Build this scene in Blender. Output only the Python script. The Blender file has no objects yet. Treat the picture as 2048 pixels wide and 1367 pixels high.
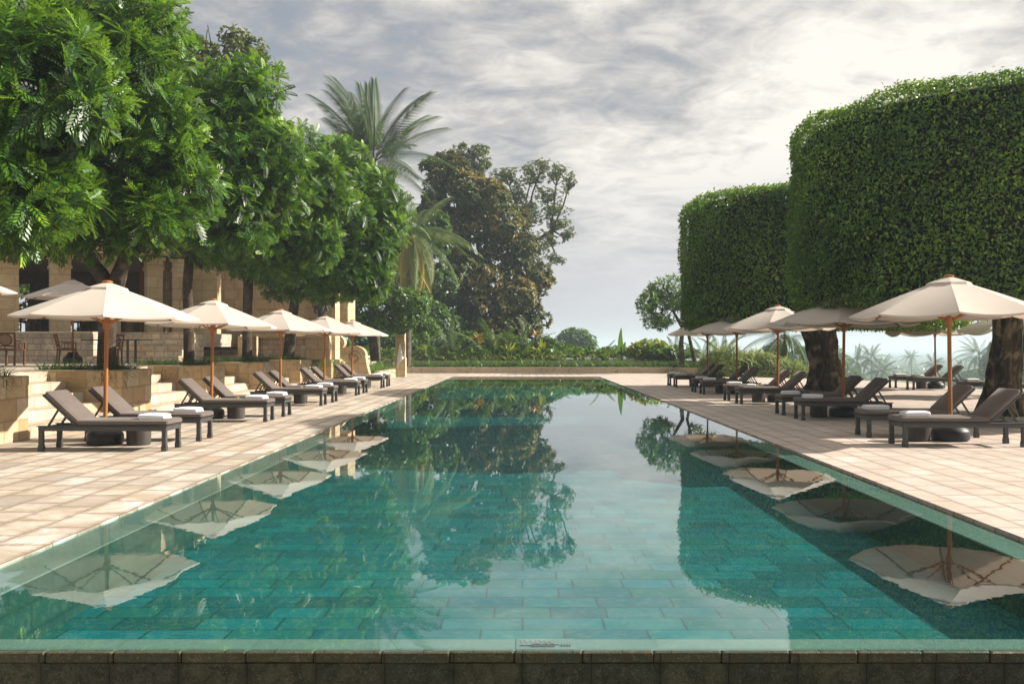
import bpy, math, random
import numpy as np
R = math.radians
rng = np.random.default_rng(7)
random.seed(7)
SC = bpy.context.scene
COL = SC.collection
F, H, VX, VY = 1900.0, 1.57, 1045.0, 694.0      # focal length in px, eye height, vanishing point of the pool

# ------------------------------------------------------------------ camera, sky, sun, exposure
cam = bpy.data.cameras.new('camera')
cam.sensor_width = 36.0
cam.lens = 36.0 * F / 2048
cam.shift_x = -(VX - 1024) / 2048
cam.shift_y = (VY - 683.5) / 2048
cam.clip_start, cam.clip_end = 0.05, 12000
camo = bpy.data.objects.new('camera', cam)
COL.objects.link(camo)
camo.location = (0, 0, H)
camo.rotation_euler = (R(90), 0, 0)
SC.camera = camo
SC.view_settings.view_transform = 'Standard'
SC.view_settings.look = 'None'
SC.view_settings.exposure = 0.92
SC.view_settings.gamma = 1.0
SC.view_settings.use_curve_mapping = False
try:
    SC.cycles.use_denoising = True
    SC.cycles.max_bounces = 8
    SC.cycles.diffuse_bounces = 3
    SC.cycles.glossy_bounces = 4
    SC.cycles.transmission_bounces = 4
    SC.cycles.transparent_max_bounces = 8
    SC.cycles.volume_bounces = 1
    SC.cycles.sample_clamp_indirect = 6.0
    SC.cycles.caustics_reflective = False
    SC.cycles.caustics_refractive = False
except Exception:
    pass

SUN = np.array([0.989, 0.145, 0.0]) * math.cos(R(31)) + np.array([0, 0, math.sin(R(31))])
SUN /= np.linalg.norm(SUN)
w = bpy.data.worlds.new('World')
SC.world = w
w.use_nodes = True


class NT:
    """small helper round a node tree"""
    def __init__(s, nt):
        s.nt = nt
        nt.nodes.clear()

    def n(s, typ, **kw):
        nd = s.nt.nodes.new(typ)
        for k, v in kw.items():
            if k.startswith('i_'):
                key = k[2:]
                key = int(key) if key.isdigit() else key.replace('_', ' ')
                s.put(nd.inputs[key], v)
            else:
                setattr(nd, k, v)
        return nd

    def put(s, sock, v):
        if isinstance(v, bpy.types.NodeSocket):
            s.nt.links.new(v, sock)
        elif isinstance(v, bpy.types.Node):
            s.nt.links.new(v.outputs[0], sock)
        else:
            if isinstance(v, (tuple, list)) and len(v) == 3 and sock.type == 'RGBA':
                v = (*v, 1)
            sock.default_value = v

    def math(s, op, a, b=0.0, c=None, clamp=False):
        nd = s.nt.nodes.new('ShaderNodeMath')
        nd.operation = op
        nd.use_clamp = clamp
        s.put(nd.inputs[0], a)
        s.put(nd.inputs[1], b)
        if c is not None:
            s.put(nd.inputs[2], c)
        return nd.outputs[0]

    def mix(s, f, a, b, blend='MIX'):
        nd = s.nt.nodes.new('ShaderNodeMix')
        nd.data_type = 'RGBA'
        nd.blend_type = blend
        s.put(nd.inputs[0], f)
        s.put(nd.inputs[6], a)
        s.put(nd.inputs[7], b)
        return nd.outputs[2]

    def ramp(s, f, stops, interp='LINEAR'):
        nd = s.nt.nodes.new('ShaderNodeValToRGB')
        cr = nd.color_ramp
        cr.interpolation = interp
        while len(cr.elements) < len(stops):
            cr.elements.new(0.5)
        for e, (p, c) in zip(cr.elements, stops):
            e.position = p
            if isinstance(c, (int, float)):
                c = (c, c, c)
            e.color = (*c, 1)
        s.put(nd.inputs[0], f)
        return nd.outputs[0]

    def noise(s, vec, scale, detail=4, rough=0.55, dist=0.0, dim='3D'):
        nd = s.nt.nodes.new('ShaderNodeTexNoise')
        nd.noise_dimensions = dim
        if vec is not None:
            s.put(nd.inputs['Vector'], vec)
        nd.inputs['Scale'].default_value = scale
        nd.inputs['Detail'].default_value = detail
        nd.inputs['Roughness'].default_value = rough
        nd.inputs['Distortion'].default_value = dist
        return nd.outputs[0]


def build_world():
    t = NT(w.node_tree)
    out = t.n('ShaderNodeOutputWorld')
    bg = t.n('ShaderNodeBackground')
    bg.inputs[1].default_value = 0.1
    sky = t.n('ShaderNodeTexSky')
    sky.sky_type = 'NISHITA'
    sky.sun_disc = False
    sky.sun_elevation = R(31)
    sky.sun_rotation = math.atan2(SUN[0], SUN[1])
    sky.air_density, sky.dust_density = 1.0, 2.0
    tc = t.n('ShaderNodeTexCoord')
    sp = t.n('ShaderNodeSeparateXYZ', i_0=tc.outputs['Generated'])
    x, y, z = sp.outputs
    zc = t.math('MAXIMUM', z, 0.0)
    den = t.math('ADD', zc, 0.20)
    cv = t.n('ShaderNodeCombineXYZ', i_0=t.math('DIVIDE', x, den), i_1=t.math('DIVIDE', y, den), i_2=0.0)
    mp = t.n('ShaderNodeMapping')
    t.put(mp.inputs[0], cv.outputs[0])
    mp.inputs['Location'].default_value = (3.15, 1.2, 0)
    mp.inputs['Rotation'].default_value = (0, 0, R(24))
    mp.inputs['Scale'].default_value = (0.85, 1.0, 1)
    v = mp.outputs[0]
    big = t.noise(v, 1.25, 5, 0.55, 0.6)
    fine = t.noise(v, 4.2, 9, 0.62, 0.6)
    rip = t.noise(v, 11.0, 8, 0.6, 1.0)
    # altocumulus ripples, stronger towards the sun's side
    sd = t.n('ShaderNodeVectorMath', operation='DOT_PRODUCT')
    t.put(sd.inputs[0], tc.outputs['Generated'])
    sd.inputs[1].default_value = tuple(SUN)
    sun = sd.outputs['Value']
    a = t.math('MULTIPLY', big, 1.75)
    a = t.math('ADD', a, t.math('MULTIPLY', fine, 1.15))
    a = t.math('ADD', a, t.math('MULTIPLY', t.math('SUBTRACT', rip, 0.5), 0.62))
    a = t.math('ADD', a, t.math('MULTIPLY', sun, 0.38))
    a = t.math('SUBTRACT', a, 1.01)
    cl = t.ramp(a, [(0.06, (1.75, 1.86, 1.98)), (0.24, (2.25, 2.27, 2.36)), (0.40, (3.05, 2.98, 2.94)), (0.57, (4.1, 3.92, 3.65)), (0.82, (5.5, 5.2, 4.75))])
    cover = t.ramp(a, [(0.04, 0.82), (0.34, 0.98)])
    col = t.mix(cover, sky.outputs[0], cl)
    hz = t.ramp(zc, [(0.0, 1.0), (0.06, 0.86), (0.14, 0.38), (0.22, 0.0)], 'EASE')
    hcol = t.mix(t.ramp(x, [(0.0, 0.0), (0.5, 1.0)]), (3.2, 3.15, 3.35), (4.1, 4.12, 4.25))
    col = t.mix(hz, col, hcol)
    # sky dimmed behind the camera and lifted overhead to shape the fill light
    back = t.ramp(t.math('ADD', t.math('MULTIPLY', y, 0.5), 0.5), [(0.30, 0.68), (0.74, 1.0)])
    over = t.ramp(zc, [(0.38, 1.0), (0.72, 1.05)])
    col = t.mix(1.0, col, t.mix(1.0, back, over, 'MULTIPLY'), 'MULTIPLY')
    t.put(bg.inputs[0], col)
    t.nt.links.new(bg.outputs[0], out.inputs[0])


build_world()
sl = bpy.data.lights.new('sun', 'SUN')
sl.energy = 5.0
sl.angle = R(0.6)
sl.color = (1.0, 0.925, 0.81)
so = bpy.data.objects.new('sun', sl)
COL.objects.link(so)
from mathutils import Vector, Matrix
so.rotation_euler = Vector(SUN).to_track_quat('Z', 'Y').to_euler()


# ------------------------------------------------------------------ materials
def mat(name):
    m = bpy.data.materials.new(name)
    m.use_nodes = True
    return m, NT(m.node_tree)


def finish(t, surf, bump=None, disp=0.3, dist=0.02, normal_to=()):
    out = t.n('ShaderNodeOutputMaterial')
    t.nt.links.new(surf.outputs[0], out.inputs[0])
    if bump is not None:
        b = t.n('ShaderNodeBump')
        b.inputs['Strength'].default_value = disp
        b.inputs['Distance'].default_value = dist
        t.put(b.inputs['Height'], bump)
        for nd in (normal_to or (surf,)):
            t.nt.links.new(b.outputs[0], nd.inputs['Normal'])


def principled(t, col, rough=0.6, spec=0.4, metal=0.0):
    p = t.n('ShaderNodeBsdfPrincipled')
    t.put(p.inputs['Base Color'], col)
    t.put(p.inputs['Roughness'], rough)
    p.inputs['Specular IOR Level'].default_value = spec
    p.inputs['Metallic'].default_value = metal
    return p


def stone(name, cols, bw, bh, mortar=0.006, swap=False, mort=(0.10, 0.075, 0.055), rough=0.75, mottle=0.5, bump=0.35, scale=1.0, offs=0.5, seam=0.85, stain=(0.35, 0.27, 0.2), edge=0.045, soil=0.6, patina=0.0):
    """coursed stone blocks or slabs on the mesh's own metre UVs"""
    m, t = mat(name)
    tc = t.n('ShaderNodeTexCoord')
    sp = t.n('ShaderNodeSeparateXYZ', i_0=tc.outputs['UV'])
    wob = t.noise(tc.outputs['UV'], 3.0, 2)
    wv = t.math('MULTIPLY', t.math('SUBTRACT', wob, 0.5), 0.012)
    u, v = t.math('ADD', sp.outputs[0], wv), t.math('ADD', sp.outputs[1], wv)
    cv = t.n('ShaderNodeCombineXYZ', i_0=(v if swap else u), i_1=(u if swap else v), i_2=0.0)

    def brick(w_, h_, mo, off=0.5):
        b = t.n('ShaderNodeTexBrick')
        t.put(b.inputs['Vector'], cv.outputs[0])
        b.inputs['Scale'].default_value = 1.0
        b.inputs['Brick Width'].default_value = w_
        b.inputs['Row Height'].default_value = h_
        b.inputs['Mortar Size'].default_value = mo
        b.inputs['Mortar Smooth'].default_value = 0.3
        b.inputs['Color1'].default_value = (0, 0, 0, 1)
        b.inputs['Color2'].default_value = (1, 1, 1, 1)
        b.inputs['Mortar'].default_value = (0.5, 0.5, 0.5, 1)
        b.offset = off
        b.offset_frequency = 2
        b.squash = 0.72
        b.squash_frequency = 3
        return b
    b = brick(bw, bh, mortar, offs)
    n = len(cols)
    base = t.ramp(b.outputs['Color'], [(i / (n - 1), c) for i, c in enumerate(cols)])
    obj = tc.outputs['Object']
    cl = t.noise(obj, 2.2 * scale, 6, 0.65, 0.7)
    vein = t.noise(obj, 7.0 * scale, 5, 0.6, 2.2)
    gr = t.noise(obj, 90.0, 3, 0.7)
    pat = t.noise(obj, 0.55, 5, 0.6, 0.5)
    base = t.mix(t.math('MULTIPLY', t.ramp(cl, [(0.40, 0), (0.60, 1)]), mottle), base, stain)
    base = t.mix(t.math('MULTIPLY', t.ramp(vein, [(0.5, 0), (0.72, 1)]), mottle * 0.7), base, t.mix(0.5, stain, (0.62, 0.5, 0.36)))
    if patina:
        base = t.mix(t.math('MULTIPLY', t.ramp(pat, [(0.44, 0), (0.62, 1)]), patina), base, (0.36, 0.335, 0.30))
        base = t.mix(t.math('MULTIPLY', t.ramp(pat, [(0.30, 1), (0.46, 0)]), patina * 0.6), base, (0.66, 0.60, 0.52))
    base = t.mix(0.35, base, t.ramp(gr, [(0.3, 0.25), (0.7, 0.75)]), 'OVERLAY')
    base = t.mix(t.math('MULTIPLY', b.outputs['Fac'], seam), base, mort)
    b2 = brick(bw, bh, edge, offs)
    b2.inputs['Mortar Smooth'].default_value = 1.0
    ef = t.math('MULTIPLY', b2.outputs['Fac'], t.math('MULTIPLY', t.ramp(vein, [(0.35, 0.15), (0.65, 1.0)]), soil))
    base = t.mix(ef, base, t.mix(0.6, mort, stain))
    p = principled(t, base, rough, 0.3)
    hgt = t.math('ADD', t.math('MULTIPLY', t.math('SUBTRACT', 1.0, b.outputs['Fac']), 0.6), t.math('ADD', t.math('MULTIPLY', vein, 0.35), t.math('MULTIPLY', gr, 0.12)))
    finish(t, p, hgt, bump, 0.012)
    return m


def plain(name, col, rough=0.6, spec=0.4, metal=0.0, var=0.25, scale=8.0, bump=0.15, stretch=(1, 1, 1), dist=0.01):
    m, t = mat(name)
    tc = t.n('ShaderNodeTexCoord')
    mp = t.n('ShaderNodeMapping')
    t.put(mp.inputs[0], tc.outputs['Object'])
    mp.inputs['Scale'].default_value = stretch
    nz = t.noise(mp.outputs[0], scale, 6, 0.6, 0.4)
    c2 = tuple(c * (1 - var) for c in col)
    c3 = tuple(min(1, c * (1 + var)) for c in col)
    base = t.ramp(nz, [(0.3, c2), (0.7, c3)])
    p = principled(t, base, t.math('ADD', rough - 0.08, t.math('MULTIPLY', nz, 0.16)), spec, metal)
    finish(t, p, nz, bump, dist)
    return m


def bark(name, c1, c2, c3, sc=6.0, stretch=0.3, bump=0.9):
    m, t = mat(name)
    tc = t.n('ShaderNodeTexCoord')
    mp = t.n('ShaderNodeMapping')
    t.put(mp.inputs[0], tc.outputs['Object'])
    mp.inputs['Scale'].default_value = (1, 1, stretch)
    nz = t.noise(mp.outputs[0], sc, 8, 0.65, 0.8)
    pt = t.noise(tc.outputs['Object'], 2.5, 5, 0.6, 0.5)
    base = t.ramp(nz, [(0.32, c1), (0.55, c2), (0.75, c3)])
    base = t.mix(t.ramp(pt, [(0.5, 0.0), (0.66, 0.55)]), base, tuple(min(1, c * 1.6) for c in c3))
    p = principled(t, base, 0.85, 0.2)
    finish(t, p, nz, bump, 0.05)
    return m


def leaf(name, stops, rough=0.42, trans=0.3, tcol=(0.25, 0.42, 0.04), spec=0.5, nvar=0.35):
    """foliage: the attribute «tint» sets the tone of each leaf (0 old and inner, 1 young)"""
    m, t = mat(name)
    at = t.n('ShaderNodeAttribute', attribute_name='tint')
    ge = t.n('ShaderNodeNewGeometry')
    tc = t.n('ShaderNodeTexCoord')
    nz = t.noise(tc.outputs['Object'], 1.1, 3)
    f = t.math('ADD', at.outputs['Fac'], t.math('MULTIPLY', t.math('SUBTRACT', ge.outputs['Random Per Island'], 0.5), nvar))
    f = t.math('ADD', f, t.math('MULTIPLY', t.math('SUBTRACT', nz, 0.5), 0.35), clamp=True)
    base = t.ramp(f, stops)
    p = principled(t, base, rough, spec)
    tr = t.n('ShaderNodeBsdfTranslucent')
    t.put(tr.inputs[0], t.mix(0.55, base, tcol))
    mx = t.n('ShaderNodeMixShader')
    mx.inputs[0].default_value = trans
    t.nt.links.new(p.outputs[0], mx.inputs[1])
    t.nt.links.new(tr.outputs[0], mx.inputs[2])
    out = t.n('ShaderNodeOutputMaterial')
    t.nt.links.new(mx.outputs[0], out.inputs[0])
    return m


def fabric(name, col, trans=0.0, scale=350.0, var=0.12, rough=0.9, crease=2.0):
    m, t = mat(name)
    tc = t.n('ShaderNodeTexCoord')
    nz = t.noise(tc.outputs['Object'], scale, 2)
    big = t.noise(tc.outputs['Object'], crease, 5, 0.6, 0.4)
    base = t.ramp(big, [(0.3, tuple(c * (1 - var) for c in col)), (0.7, tuple(min(1, c * (1 + var * 0.6)) for c in col))])
    base = t.mix(0.2, base, t.ramp(nz, [(0.3, 0.3), (0.7, 0.7)]), 'OVERLAY')
    p = principled(t, base, rough, 0.15)
    try:
        p.inputs['Sheen Weight'].default_value = 0.15
    except Exception:
        pass
    b = t.n('ShaderNodeBump')
    b.inputs['Strength'].default_value = 0.25
    b.inputs['Distance'].default_value = 0.02
    t.put(b.inputs['Height'], t.math('ADD', t.math('MULTIPLY', nz, 0.1), big))
    t.nt.links.new(b.outputs[0], p.inputs['Normal'])
    out = t.n('ShaderNodeOutputMaterial')
    if trans > 0:
        tr = t.n('ShaderNodeBsdfTranslucent')
        t.put(tr.inputs[0], t.mix(0.5, base, (0.85, 0.6, 0.38)))
        mx = t.n('ShaderNodeMixShader')
        mx.inputs[0].default_value = trans
        t.nt.links.new(p.outputs[0], mx.inputs[1])
        t.nt.links.new(tr.outputs[0], mx.inputs[2])
        t.nt.links.new(mx.outputs[0], out.inputs[0])
    else:
        t.nt.links.new(p.outputs[0], out.inputs[0])
    return m


M = {}
M['deck'] = stone('deck_sandstone', [(0.68, 0.62, 0.54), (0.50, 0.42, 0.33), (0.74, 0.69, 0.62), (0.56, 0.46, 0.36), (0.66, 0.59, 0.50), (0.33, 0.285, 0.245), (0.72, 0.68, 0.62), (0.52, 0.40, 0.29)], 0.72, 0.42, 0.009, swap=True, mottle=0.75, mort=(0.10, 0.07, 0.05), stain=(0.36, 0.27, 0.195), edge=0.10, soil=0.95, scale=0.8, patina=0.5)
M['deck_r'] = stone('deck_pink_sandstone', [(0.64, 0.54, 0.475), (0.58, 0.48, 0.41), (0.66, 0.58, 0.52), (0.55, 0.45, 0.38), (0.62, 0.53, 0.46), (0.50, 0.45, 0.42)], 0.72, 0.40, 0.008, swap=True, mottle=0.6, mort=(0.12, 0.088, 0.066), stain=(0.40, 0.31, 0.255), edge=0.07, soil=0.75, scale=0.8, patina=0.35)
M['block'] = stone('golden_limestone', [(0.56, 0.43, 0.26), (0.48, 0.33, 0.17), (0.60, 0.50, 0.35), (0.42, 0.28, 0.14), (0.52, 0.38, 0.22)], 0.62, 0.36, 0.004, mottle=0.4, mort=(0.12, 0.085, 0.05), stain=(0.34, 0.22, 0.11))
M['step'] = stone('pale_step_stone', [(0.632, 0.540, 0.414), (0.529, 0.448, 0.345), (0.690, 0.598, 0.460), (0.598, 0.437, 0.276), (0.483, 0.414, 0.333)], 0.55, 0.214, 0.004, mottle=0.55, mort=(0.10, 0.08, 0.06), stain=(0.30, 0.25, 0.20))
M['coursed'] = stone('small_coursed_stone', [(0.634, 0.549, 0.427), (0.512, 0.439, 0.342), (0.708, 0.610, 0.476), (0.634, 0.451, 0.281), (0.464, 0.403, 0.329)], 0.45, 0.204, 0.006, mottle=0.6, mort=(0.09, 0.075, 0.055), stain=(0.28, 0.24, 0.2))
M['ashlar'] = stone('warm_ashlar', [(0.625, 0.484, 0.307), (0.555, 0.425, 0.260), (0.661, 0.531, 0.354), (0.519, 0.378, 0.212)], 0.85, 0.42, 0.004, mottle=0.45, mort=(0.2, 0.14, 0.08), stain=(0.36, 0.26, 0.15))
M['lowwall'] = stone('low_wall_stone', [(0.50, 0.41, 0.30), (0.47, 0.37, 0.26), (0.52, 0.43, 0.33)], 1.6, 0.6, 0.004, mottle=0.35, mort=(0.25, 0.2, 0.15), stain=(0.36, 0.28, 0.2))
M['upterr'] = stone('terrace_stone', [(0.52, 0.45, 0.36), (0.46, 0.39, 0.31), (0.56, 0.49, 0.40)], 0.6, 0.4, 0.006, mottle=0.4)
M['tile'] = stone('pool_tile', [(0.001, 0.135, 0.140), (0.002, 0.170, 0.160), (0.001, 0.100, 0.118), (0.010, 0.125, 0.100), (0.001, 0.150, 0.168), (0.007, 0.070, 0.068), (0.001, 0.145, 0.150)], 0.60, 0.30, 0.009, mottle=0.4, mort=(0.002, 0.035, 0.034), rough=0.5, bump=0.1, stain=(0.010, 0.085, 0.068), edge=0.03, soil=0.4)
M['wtile'] = stone('pool_wall_tile', [(0.035, 0.088, 0.066), (0.026, 0.070, 0.056), (0.042, 0.095, 0.074)], 0.60, 0.20, 0.004, mottle=0.3, mort=(0.012, 0.035, 0.03), rough=0.5, bump=0.1, stain=(0.018, 0.05, 0.04))
M['ledge'] = stone('green_ledge_stone', [(0.21, 0.225, 0.185), (0.175, 0.195, 0.165), (0.235, 0.245, 0.205)], 0.72, 0.72, 0.003, mottle=0.4, mort=(0.13, 0.15, 0.10), rough=0.4, bump=0.15, stain=(0.17, 0.20, 0.15))
M['coping'] = stone('dark_coping_stone', [(0.080, 0.084, 0.058), (0.056, 0.060, 0.045), (0.105, 0.095, 0.058), (0.070, 0.075, 0.056)], 0.36, 0.5, 0.004, mottle=0.7, mort=(0.012, 0.011, 0.008), rough=0.45, bump=0.8, scale=4.0, offs=0.0, stain=(0.095, 0.068, 0.038))
M['frontwall'] = stone('dark_volcanic_stone', [(0.085, 0.088, 0.058), (0.060, 0.064, 0.048), (0.10, 0.095, 0.058), (0.07, 0.07, 0.055)], 0.36, 0.30, 0.003, mottle=0.7, mort=(0.008, 0.008, 0.006), rough=0.4, bump=0.9, scale=6.0, stain=(0.022, 0.02, 0.014))
M['wood'] = plain('oiled_teak', (0.36, 0.135, 0.030), 0.45, 0.4, var=0.3, scale=14, stretch=(1, 1, 0.06))
M['chairwood'] = plain('brown_teak', (0.17, 0.062, 0.024), 0.45, 0.4, var=0.3, scale=14, stretch=(1, 1, 0.1))
M['frame'] = plain('charcoal_painted_wood', (0.060, 0.058, 0.058), 0.5, 0.4, var=0.25, scale=18, stretch=(0.15, 1, 1))
M['cushion'] = fabric('taupe_cushion', (0.135, 0.110, 0.097), scale=260, crease=4)
M['canopy'] = fabric('cream_canvas', (0.66, 0.59, 0.525), trans=0.22, scale=180, crease=1.3, var=0.07)
M['canopyg'] = fabric('weathered_canvas', (0.50, 0.48, 0.40), trans=0.25, scale=180, crease=1.3, var=0.1)
M['towel'] = fabric('white_terry', (0.80, 0.80, 0.82), scale=420, crease=9, var=0.05)
M['drum'] = plain('dark_drum_wood', (0.055, 0.048, 0.040), 0.5, 0.35, var=0.4, scale=9, stretch=(1, 1, 0.15), bump=0.3)
M['basestone'] = plain('black_stone', (0.018, 0.018, 0.019), 0.45, 0.4, var=0.3, scale=25)
M['brass'] = plain('brass', (0.62, 0.40, 0.10), 0.28, 0.5, 1.0, var=0.15, scale=20)
M['cane'] = fabric('woven_cane', (0.36, 0.24, 0.17), scale=120, crease=6)
M['soil'] = plain('soil', (0.035, 0.026, 0.018), 0.95, 0.1, var=0.4, scale=6, bump=0.6)
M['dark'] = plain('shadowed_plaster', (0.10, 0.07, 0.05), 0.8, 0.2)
M['ochre'] = plain('ochre_plaster', (0.36, 0.17, 0.05), 0.8, 0.2, var=0.12, scale=2)
M['statue'] = plain('bronze_statue', (0.07, 0.075, 0.08), 0.4, 0.5, 0.3)
M['slot'] = plain('slot_stone', (0.03, 0.024, 0.018), 0.8, 0.2)
M['iron'] = plain('dark_iron', (0.02, 0.022, 0.022), 0.5, 0.4)
M['bark'] = bark('tree_bark', (0.022, 0.016, 0.011), (0.060, 0.042, 0.028), (0.13, 0.10, 0.07))
M['figbark'] = bark('fig_bark', (0.014, 0.010, 0.007), (0.085, 0.060, 0.036), (0.36, 0.27, 0.17), 4.5, 0.18, 1.0)  # palest bark tone paints in sunlit streaks on the trunk
M['palmbark'] = bark('palm_bark', (0.05, 0.04, 0.03), (0.12, 0.10, 0.08), (0.2, 0.17, 0.14), 12.0, 3.0)
M['fern'] = leaf('fern_leaves', [(0.0, (0.006, 0.022, 0.004)), (0.30, (0.020, 0.070, 0.008)), (0.60, (0.10, 0.24, 0.012)), (1.0, (0.40, 0.58, 0.03))], 0.42, 0.32, spec=0.5)  # darkest stop paints in the black shade gaps of the crowns
M['hedge'] = leaf('hedge_leaves', [(0.0, (0.042, 0.100, 0.014)), (0.45, (0.145, 0.29, 0.030)), (1.0, (0.44, 0.60, 0.07))], 0.4, 0.3)
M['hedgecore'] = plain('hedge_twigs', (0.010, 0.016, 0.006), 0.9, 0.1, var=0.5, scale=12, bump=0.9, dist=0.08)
M['broad'] = leaf('broad_leaves', [(0.0, (0.020, 0.055, 0.014)), (0.5, (0.062, 0.145, 0.026)), (1.0, (0.19, 0.31, 0.05))], 0.45, 0.3)
M['olive'] = leaf('olive_leaves', [(0.0, (0.036, 0.056, 0.016)), (0.5, (0.095, 0.135, 0.032)), (1.0, (0.21, 0.25, 0.06))], 0.5, 0.3, (0.3, 0.32, 0.05))
M['rust'] = leaf('flowering_leaves', [(0.0, (0.026, 0.056, 0.020)), (0.40, (0.085, 0.145, 0.042)), (0.58, (0.15, 0.18, 0.055)), (0.76, (0.33, 0.25, 0.085)), (1.0, (0.50, 0.37, 0.14))], 0.55, 0.25, (0.35, 0.22, 0.05), nvar=0.2)
M['palm'] = leaf('palm_fronds', [(0.0, (0.022, 0.042, 0.015)), (0.5, (0.052, 0.095, 0.024)), (0.8, (0.13, 0.165, 0.04)), (1.0, (0.40, 0.27, 0.05))], 0.65, 0.2, nvar=0.25)
M['lily'] = leaf('lily_leaves', [(0.0, (0.024, 0.062, 0.014)), (0.5, (0.07, 0.165, 0.028)), (1.0, (0.24, 0.38, 0.07))], 0.4, 0.3)
M['bamboo'] = leaf('pale_leaves', [(0.0, (0.07, 0.12, 0.025)), (0.5, (0.18, 0.25, 0.055)), (1.0, (0.36, 0.40, 0.14))], 0.5, 0.35, (0.4, 0.45, 0.08))
M['yellow'] = leaf('yellow_leaves', [(0.0, (0.13, 0.22, 0.02)), (0.6, (0.30, 0.38, 0.03)), (1.0, (0.45, 0.36, 0.03))], 0.45, 0.35, (0.5, 0.5, 0.05))
M['orange'] = leaf('orange_leaves', [(0.0, (0.20, 0.16, 0.02)), (0.6, (0.45, 0.26, 0.02)), (1.0, (0.55, 0.32, 0.03))], 0.45, 0.3, (0.5, 0.3, 0.03))
M['mondo'] = leaf('mondo_grass', [(0.0, (0.010, 0.028, 0.008)), (0.6, (0.025, 0.06, 0.012)), (1.0, (0.06, 0.12, 0.02))], 0.4, 0.2)
M['ground'] = plain('valley_ground', (0.060, 0.085, 0.040), 0.95, 0.1, var=0.5, scale=0.02, bump=0.2)

# water: mirror by Fresnel over the clear view of the tiles
m, t = mat('pool_water')
tc = t.n('ShaderNodeTexCoord')
mp = t.n('ShaderNodeMapping')
t.put(mp.inputs[0], tc.outputs['Object'])
mp.inputs['Scale'].default_value = (1.0, 0.7, 1)
n1 = t.noise(mp.outputs[0], 3.0, 3, 0.5, 0.3)
n2 = t.noise(mp.outputs[0], 16.0, 2, 0.5, 0.2)
area = t.ramp(t.noise(tc.outputs['Object'], 0.35, 2), [(0.4, 0.35), (0.62, 1.0)])
hh = t.math('MULTIPLY', t.math('ADD', n1, t.math('MULTIPLY', n2, 0.13)), area)
bp = t.n('ShaderNodeBump')
bp.inputs['Strength'].default_value = 0.013
bp.inputs['Distance'].default_value = 0.05
t.put(bp.inputs['Height'], hh)
fr = t.n('ShaderNodeFresnel')
gw = t.n('ShaderNodeNewGeometry')
t.put(fr.inputs['IOR'], t.math('ADD', t.math('MULTIPLY', gw.outputs['Backfacing'], 1 / 1.42 - 1.42), 1.42))
t.nt.links.new(bp.outputs[0], fr.inputs['Normal'])
gl = t.n('ShaderNodeBsdfGlossy')
gl.inputs['Roughness'].default_value = 0.0
gl.inputs['Color'].default_value = (0.97, 0.99, 1.0, 1)
t.nt.links.new(bp.outputs[0], gl.inputs['Normal'])
tp = t.n('ShaderNodeBsdfTransparent')
tp.inputs[0].default_value = (0.72, 0.97, 0.98, 1)
mx = t.n('ShaderNodeMixShader')
t.nt.links.new(fr.outputs[0], mx.inputs[0])
t.nt.links.new(tp.outputs[0], mx.inputs[1])
t.nt.links.new(gl.outputs[0], mx.inputs[2])
out = t.n('ShaderNodeOutputMaterial')
t.nt.links.new(mx.outputs[0], out.inputs[0])
M['water'] = m

m, t = mat('haze_air')
pv = t.n('ShaderNodeVolumePrincipled')
pv.inputs['Color'].default_value = (0.72, 0.86, 0.97, 1)
pv.inputs['Density'].default_value = 0.0007
pv.inputs['Anisotropy'].default_value = 0.2
out = t.n('ShaderNodeOutputMaterial')
t.nt.links.new(pv.outputs[0], out.inputs['Volume'])
M['haze'] = m


# ------------------------------------------------------------------ mesh helpers
def nrm(v):
    v = np.asarray(v, float)
    return v / np.maximum(np.linalg.norm(v, axis=-1, keepdims=True), 1e-9)


def px(x, y, Y):
    """point at depth Y that the photograph shows at pixel x, y"""
    return np.array([(x - VX) / F * Y, Y, H - (y - VY) / F * Y])


def link(name, me, mater, parent):
    o = bpy.data.objects.new(name, me)
    if mater is not None:
        me.materials.append(mater)
    COL.objects.link(o)
    if parent is not None:
        o.parent = parent
    return o


def mesh_np(name, V, Fq, mater, parent=None, tint=None, smooth=False):
    """V (n,3), Fq (m,k): one mesh object from arrays"""
    V = np.asarray(V, np.float32)
    Fq = np.asarray(Fq, np.int32)
    me = bpy.data.meshes.new(name)
    me.vertices.add(len(V))
    me.vertices.foreach_set('co', V.ravel())
    k = Fq.shape[1]
    me.loops.add(Fq.size)
    me.loops.foreach_set('vertex_index', Fq.ravel())
    me.polygons.add(len(Fq))
    me.polygons.foreach_set('loop_start', np.arange(0, Fq.size, k, dtype=np.int32))
    me.polygons.foreach_set('loop_total', np.full(len(Fq), k, np.int32))
    if smooth:
        me.polygons.foreach_set('use_smooth', np.ones(len(Fq), bool))
    if tint is not None:
        a = me.attributes.new('tint', 'FLOAT', 'POINT')
        a.data.foreach_set('value', np.asarray(tint, np.float32))
    me.update()
    me.validate()
    return link(name, me, mater, parent)


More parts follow.
